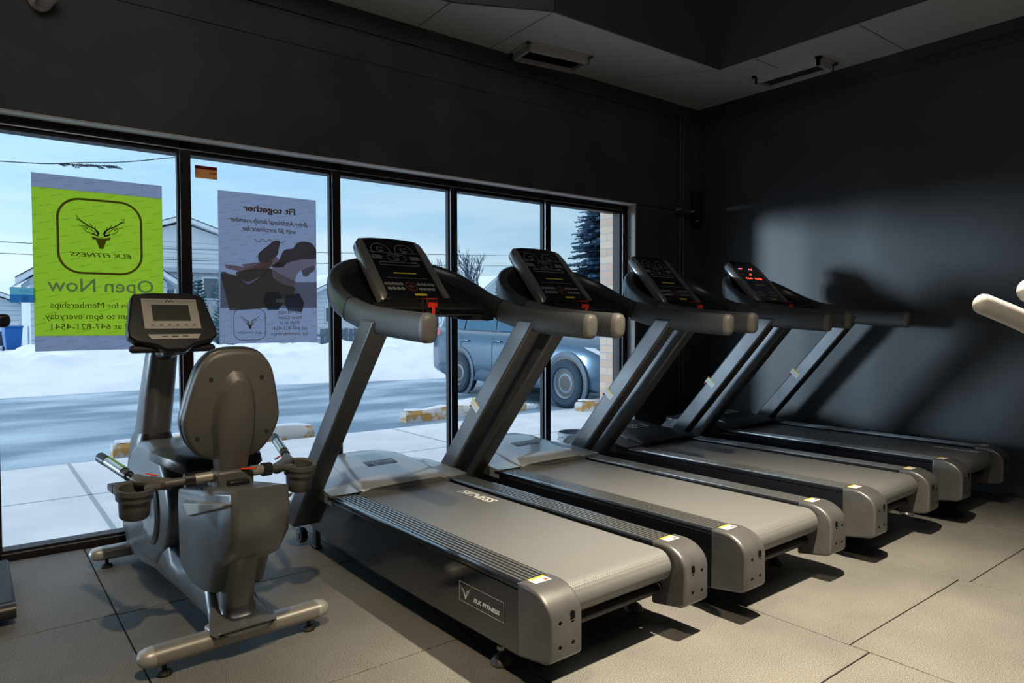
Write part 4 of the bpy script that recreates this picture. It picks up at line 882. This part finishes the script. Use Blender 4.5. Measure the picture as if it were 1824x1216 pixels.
for s_ in (-1, 1):
    def side(pts, off=.006):
        o_ = []
        for y, z in pts:
            k = (z-1.0)/.56; x = s_*((.83*(1-k)+.645*k)+off+(.0 if y < 3.2 else -.02)); o_.append((x, y, z))
        return o_
    for pts in ([(.98, 1.05), (1.72, 1.06), (1.80, 1.50), (1.50, 1.42), (1.2, 1.25)], [(1.80, 1.065), (2.62, 1.08), (2.66, 1.53), (1.90, 1.52)], [(2.72, 1.085), (3.40, 1.14), (3.25, 1.42), (2.76, 1.52)]):
        B('carglass').add(side(pts), [tuple(range(len(pts)))]).build('side_window', t)
    b = B('clad')
    for y in (.78, 1.76, 2.66): b.box(min(s_*.925, s_*.929), max(s_*.925, s_*.929), y, y+.008, .42, .98)
    b.build('door_gap', body)
    for y in (1.52, 2.42): B('car').sweep([(s_*.935, y, .90), (s_*.945, y+.06, .905), (s_*.945, y+.16, .905), (s_*.935, y+.22, .90)], [(.012, .016)]*4, 10).build('door_handle', t)
    B('clad').loft([[(s_*.925, y, z) for y, z in ((.42, .24), (2.28, .24), (2.2, .40), (2.05, .44), (.85, .36), (.50, .40))], [(s_*.940, y, z) for y, z in ((.44, .26), (2.26, .26), (2.18, .38), (2.04, .42), (.86, .34), (.52, .38))]]).build('side_cladding', t)
    for y in (0, 2.70):
        X = Matrix.Translation((s_*.905, y, .36)) @ Matrix.Rotation(R(90)*s_, 4, 'Y')
        B('black').lathe([(0, 0), (.385, 0), (.385, .030), (0, .030)], X, 36).m('clad').lathe([(.375, .0), (.375, .036), (.435, .030), (.435, 0), (.375, 0)], X, 36).build('wheel_arch', t)
        X = Matrix.Translation((s_*.87, y, .345)) @ Matrix.Rotation(R(90)*s_, 4, 'Y')
        w = B('tyre').lathe([(.215, .07), (.235, .105), (.30, .112), (.335, .095), (.345, .05), (.345, -.09), (.215, -.09)], X, 40)
        for k in range(40):
            a = k*math.pi/20; w.add([tuple(X @ Vector((r_*math.cos(a+d_), r_*math.sin(a+d_), h_))) for r_, d_, h_ in ((.325, 0, .108), (.349, .0, .085), (.349, .07, .085), (.325, .07, .108))], [(0, 1, 2, 3)])
        w = w.build('wheel', t, sharp=30)
        rm = B('rim').lathe([(.222, .075), (.215, .095), (.200, .082), (.185, .050), (.150, .062), (.115, .072), (.100, .055), (.092, .030), (0, .030)], X, 36)
        rm.m('black')
        for k in range(8):
            a = k*math.pi/4; c_ = (.162*math.cos(a), .162*math.sin(a)); rm.add([tuple(X @ Vector((c_[0]+.019*math.cos(q*math.pi/4), c_[1]+.022*math.sin(q*math.pi/4), .0665))) for q in range(8)], [tuple(range(8))])
        rm.m('chrome').lathe([(0, .062), (.026, .060), (.03, .03), (.0, .03)], X, 14)
        for k in range(5):
            a = k*math.pi*.4; rm.lathe([(0, .048), (.011, .046), (.012, .03), (0, .03)], X @ Matrix.Translation((.058*math.cos(a), .058*math.sin(a), 0)), 8)
        rm.build('rim', w)
    B('lens').loft([[(s_*.70, -.84, .70), (s_*.895, -.62, .76), (s_*.905, -.35, .86), (s_*.80, -.55, .84), (s_*.66, -.83, .78)], [(s_*.72, -.87, .71), (s_*.91, -.63, .77), (s_*.922, -.36, .865), (s_*.82, -.58, .85), (s_*.68, -.86, .79)]]).build('headlight', t)
    B('lens').loft([[(s_*.70, -.86, .36), (s_*.84, -.70, .36), (s_*.87, -.62, .56), (s_*.85, -.68, .60), (s_*.76, -.82, .50)], [(s_*.72, -.89, .37), (s_*.86, -.73, .37), (s_*.885, -.64, .555), (s_*.87, -.70, .59), (s_*.78, -.85, .49)]]).build('fog_light', t)
    B('redlens').loft([[(s_*.89, 3.30, .98), (s_*.86, 3.66, .98), (s_*.80, 3.70, 1.10), (s_*.84, 3.45, 1.10)], [(s_*.935, 3.32, .99), (s_*.89, 3.68, .99), (s_*.83, 3.72, 1.09), (s_*.88, 3.46, 1.09)]]).build('tail_light', t)
    B('car').sweep([(s_*.84, .95, 1.06), (s_*1.0, .93, 1.10)], [(.03, .02), (.06, .05)], 12, sq=.8, dome=True).build('mirror', t)
B('carglass').add([(-.66, .82, 1.09), (.66, .82, 1.09), (.56, 1.62, 1.575), (-.56, 1.62, 1.575)], [(0, 1, 2, 3)]).build('windscreen', t)
B('black').box(-.45, .45, -.945, -.93, .40, .62).build('grille', t)

# ---- houses across the street
def house(name, lab, loc, rz, wd, dp, eave, apex, ax=0., stone=0., wins=()):
    t = empty(name, loc, rz, lab, 'house', 'houses across the street')
    h = wd/2
    b = B('siding').prism([(-h, 0), (h, 0), (h, eave), (ax, apex-.12), (-h, eave)], 0, dp, 'y')
    b.m('joint')
    for k in range(int(eave/.28)+4):
        z = .28*k+.2
        if z > apex-.5: break
        e = h if z < eave else h*(apex-z)/(apex-eave)*.93
        b.box(ax*(0 if z < eave else 1)-e, ax*(0 if z < eave else 1)+e, -.012, 0, z, z+.02)
    b.build('wall', t)
    if stone: B('sidinggrey').box(-h, h, -.03, 0, 0, stone).m('soffit').box(-h-.1, h+.1, -.25, 0, stone, stone+.18).build('stone_front', t)
    b = B('roofsnow')
    for x0, z0, x1, z1 in ((-h-.5, eave-.25, ax, apex), (ax, apex, h+.5, eave-.25)):
        b.add([(x0, -.5, z0), (x1, -.5, z1), (x1, dp+.4, z1), (x0, dp+.4, z0), (x0, -.5, z0+.22), (x1, -.5, z1+.22), (x1, dp+.4, z1+.22), (x0, dp+.4, z0+.22)], [(0, 1, 2, 3), (7, 6, 5, 4), (0, 4, 5, 1), (1, 5, 6, 2), (2, 6, 7, 3), (3, 7, 4, 0)])
        b.m('cable').add([(x0, -.52, z0+.22), (x1, -.52, z1+.22), (x1, -.52, z1+.27), (x0, -.52, z0+.27)], [(0, 1, 2, 3)]); b.m('roofsnow')
    b.build('roof', t)
    for x, z, w_, h_ in wins:
        o = B('roofsnow').box(x-w_/2-.09, x+w_/2+.09, -.07, 0, z-.09, z+h_+.09).build('window_frame', t); B('pane').box(x-w_/2, x+w_/2, -.09, -.04, z, z+h_).build('pane', o)
house('gabled_house', 'pale gabled house with snowy roof behind the window poster gap', (9.2, 41, G), R(-4), 12, 9, 4.7, 6.7, 0, 3.9, ((-.9, 2.5, .9, 1.1), (1.6, 2.5, 1.1, 1.1), (3.5, 2.5, 1.1, 1.1)))
house('corner_house', 'pale house with jutting snowy eave left of the green poster', (4.4, 33.6, G), 0, 5, 6.2, 2.95, 4.7, 0, 0, ((-1.8, .9, .7, .9),))
house('low_garage', 'low snowy garage roof behind the blue bin at the far left', (.9, 52, G), 0, 5.2, 6, 1.9, 3.0, 0, 0, ())
house('side_house', 'low white gabled house right of the grey poster', (20.6, 44, G), 0, 7.5, 8, 2.6, 4.4, 0, 0, ((-1.5, 1.2, .9, .9),))
house('distant_house', 'small snow-roofed house far away below the bare trees', (37, 50, G), R(25), 8, 8, 3.1, 5.0, 0, 0, ())
# pale parked pickup and blue bin
t = empty('pickup_truck', (-.2, 45.5, G), 0, 'pale pickup truck parked far away at the left edge', 'truck')
B('siding').box(-2.4, 2.2, -.9, .9, .45, 1.15).loft([[(-1.0, -.8, 1.15), (1.0, -.8, 1.15), (1.0, .8, 1.15), (-1.0, .8, 1.15)], [(-.7, -.7, 1.75), (.8, -.7, 1.75), (.8, .7, 1.75), (-.7, .7, 1.75)]]).build('body', t, bevel=.05)
B('pane').box(-.75, .8, -.82, -.74, 1.25, 1.62).build('side_window', t)
for x in (-1.6, 1.5): B('tyre').cyl((x, -.92, .36), (x, .92, .36), .36, 20).build('wheel', t)
t = empty('wheeled_bin', (1.35, 35.5, G), R(8), 'blue wheeled bin standing across the street at the left', 'bin')
B('bin').loft([[(-.24, -.26, .06), (.24, -.26, .06), (.24, .22, .06), (-.24, .22, .06)], [(-.32, -.36, .98), (.32, -.36, .98), (.32, .34, .98), (-.32, .34, .98)]]).build('body', t, bevel=.02)
B('bin').box(-.34, .34, -.40, .38, .98, 1.05).build('lid', t, bevel=.02)
for s_ in (-1, 1): B('black').cyl((s_*.24, .24, .10), (s_*.30, .24, .10), .10, 16).build('wheel', t)
t = empty('wooden_fence', (13.4, 24.2, G), R(-8), 'dark wooden fence behind the snow bank', 'fence')
for k in range(36): B('fence').box(-3.2+.18*k, -3.04+.18*k, 0, .02, 0, .92+.02*(k % 2)).build('board', t)
B('fence').box(-3.3, 3.3, .02, .06, .25, .33).box(-3.3, 3.3, .02, .06, .65, .73).build('rail', t)

# overhead wires
for k, (pts, rr, lab) in enumerate((([(-6, 20, 4.6), (.5, 20, 4.86), (2.2, 20, 5.05), (4.4, 20, 5.5), (12, 20, 7.6)], .012, 'topmost dark overhead wire seen through the leftmost pane'),
                              ([(-6, 30, 4.0), (3, 30, 3.95), (14, 30, 4.3), (32, 36, 5.6)], .012, 'higher of two thin overhead wires in front of the houses'), ([(-6, 30, 3.6), (3, 30, 3.55), (14, 30, 3.8), (32, 36, 4.9)], .012, 'lower of two thin overhead wires in front of the houses'))):
    b = B('cable').sweep(smooth_path(pts, 6), rr, 6)
    if k == 0:
        for q in range(26): x = 1.72+1.3*q/26; z = 4.99+.105*q/26+random.uniform(-.02, .0); b.sweep([(x, 20, z), (x+.16, 20+random.uniform(-.03, .03), z-random.uniform(.02, .09))], .012, 5)
    tag(b.build('overhead_wire'), lab, 'wire')

# trees
def bare_tree(loc, h, lab, seed, spread=.55):
    rnd = random.Random(seed); t = empty('bare_tree', loc, 0, lab, 'tree'); tr_ = B('bark'); tw = B('bark')
    def grow(p, d, L_, r_, n, bld):
        q = p+d*L_; m_ = (p+q)/2+Vector((rnd.uniform(-1, 1), rnd.uniform(-1, 1), 0))*L_*.05
        bld.sweep([tuple(p), tuple(m_), tuple(q)], [(r_, r_), (r_*.85, r_*.85), (r_*.7, r_*.7)], 5)
        if n == 0: return
        for k in range(3 if n > 1 else 4):
            a = rnd.uniform(0, 2*math.pi); e = rnd.uniform(.25, spread+.2)
            dd = (d+Vector((math.cos(a), math.sin(a), rnd.uniform(-.1, .5)))*e).normalized()
            grow(p+(q-p)*rnd.uniform(.55, 1), dd, L_*rnd.uniform(.6, .82), max(r_*.6, .012), n-1, tw)
    grow(Vector((0, 0, 0)), Vector((0, 0, 1)), h*.30, h*.018, 5, tr_)
    tr_.build('trunk', t); tw.build('branches', t)
bare_tree((26.4, 36.5, G), 7.6, 'bare winter tree seen through the fourth pane', 4)
bare_tree((25.5, 41.0, G), 7.2, 'bare winter tree seen through the third pane beside the mullion', 9)
bare_tree((31.0, 39.0, G), 6.0, 'bare winter tree low between the second console and the mullion', 15)
def conifer(name, loc, h, rad, lab, seed, m_, dens=1., droop=.25, z0=.12):
    rnd = random.Random(seed); t = empty(name, loc, 0, lab, 'tree'); B('bark').sweep([(0, 0, 0), (0, 0, h*.98)], [(h*.018, h*.018), (.02, .02)], 8).build('trunk', t)
    b = B(m_); n = int(34*dens*h/6)
    for k in range(n):
        v = z0+(1-z0)*k/n; z = h*v; L_ = rad*(1-v)**.75*rnd.uniform(.75, 1.12)+.12
        for c in range(7):
            a = rnd.uniform(0, 2*math.pi); d = Vector((math.cos(a), math.sin(a), 0)); sd = Vector((-d.y, d.x, 0))
            b.add([tuple(sd*-.015+Vector((0, 0, z))), tuple(sd*.015+Vector((0, 0, z))), tuple(d*L_+Vector((0, 0, z-droop*L_)))], [(0, 1, 2)])
            m2 = max(4, int(L_/.085))
            for q in range(m2):
                w_ = (q+1)/m2; pz = z-droop*L_*w_+.10*L_*w_*w_; p = d*(L_*w_)+Vector((0, 0, pz))
                for sg in (-1, 1):
                    ll = .30*L_*(1.15-w_)+.09; e = (sd*sg*rnd.uniform(.5, 1)+d*rnd.uniform(.3, .8)+Vector((0, 0, rnd.uniform(-.5, .15)))).normalized()
                    nr = e.cross(Vector((0, 0, 1))).normalized()*.035+Vector((0, 0, .03))
                    b.add([tuple(p-nr), tuple(p+e*ll*.5-nr*1.4), tuple(p+e*ll), tuple(p+e*ll*.5+nr*1.4), tuple(p+nr)], [(0, 1, 2, 3, 4)])
    b.build('foliage', t, flat=True)
conifer('spruce_tree', (28.6, 28.2, G), 10.4, 3.0, 'tall dark spruce left of the brick pier', 3, 'spruce', 1.1)
conifer('young_spruce', (26.9, 35.5, G), 3.9, .8, 'small dark spruce in front of the bare tree', 5, 'spruce', .8)
for k, (x, y, h, r_, lab) in enumerate(((10.05, 36.0, 4.4, .62, 'tallest cedar beside the left edge of the grey poster'), (9.25, 38.0, 3.4, .45, 'middle cedar, lower than its neighbours, between mullion and grey poster'), (8.5, 36.9, 3.9, .42, 'narrow cedar right beside the second mullion'), (11.3, 37.4, 3.4, .6, 'bushy cedar mostly hidden behind the grey poster'), (8.0, 39.8, 2.9, .4, 'cedar shrub mostly hidden behind the green poster'))):
    conifer('cedar_shrub', (x, y, G), h, r_, lab, 20+k, 'cedar', 1.0, -.35, .02)
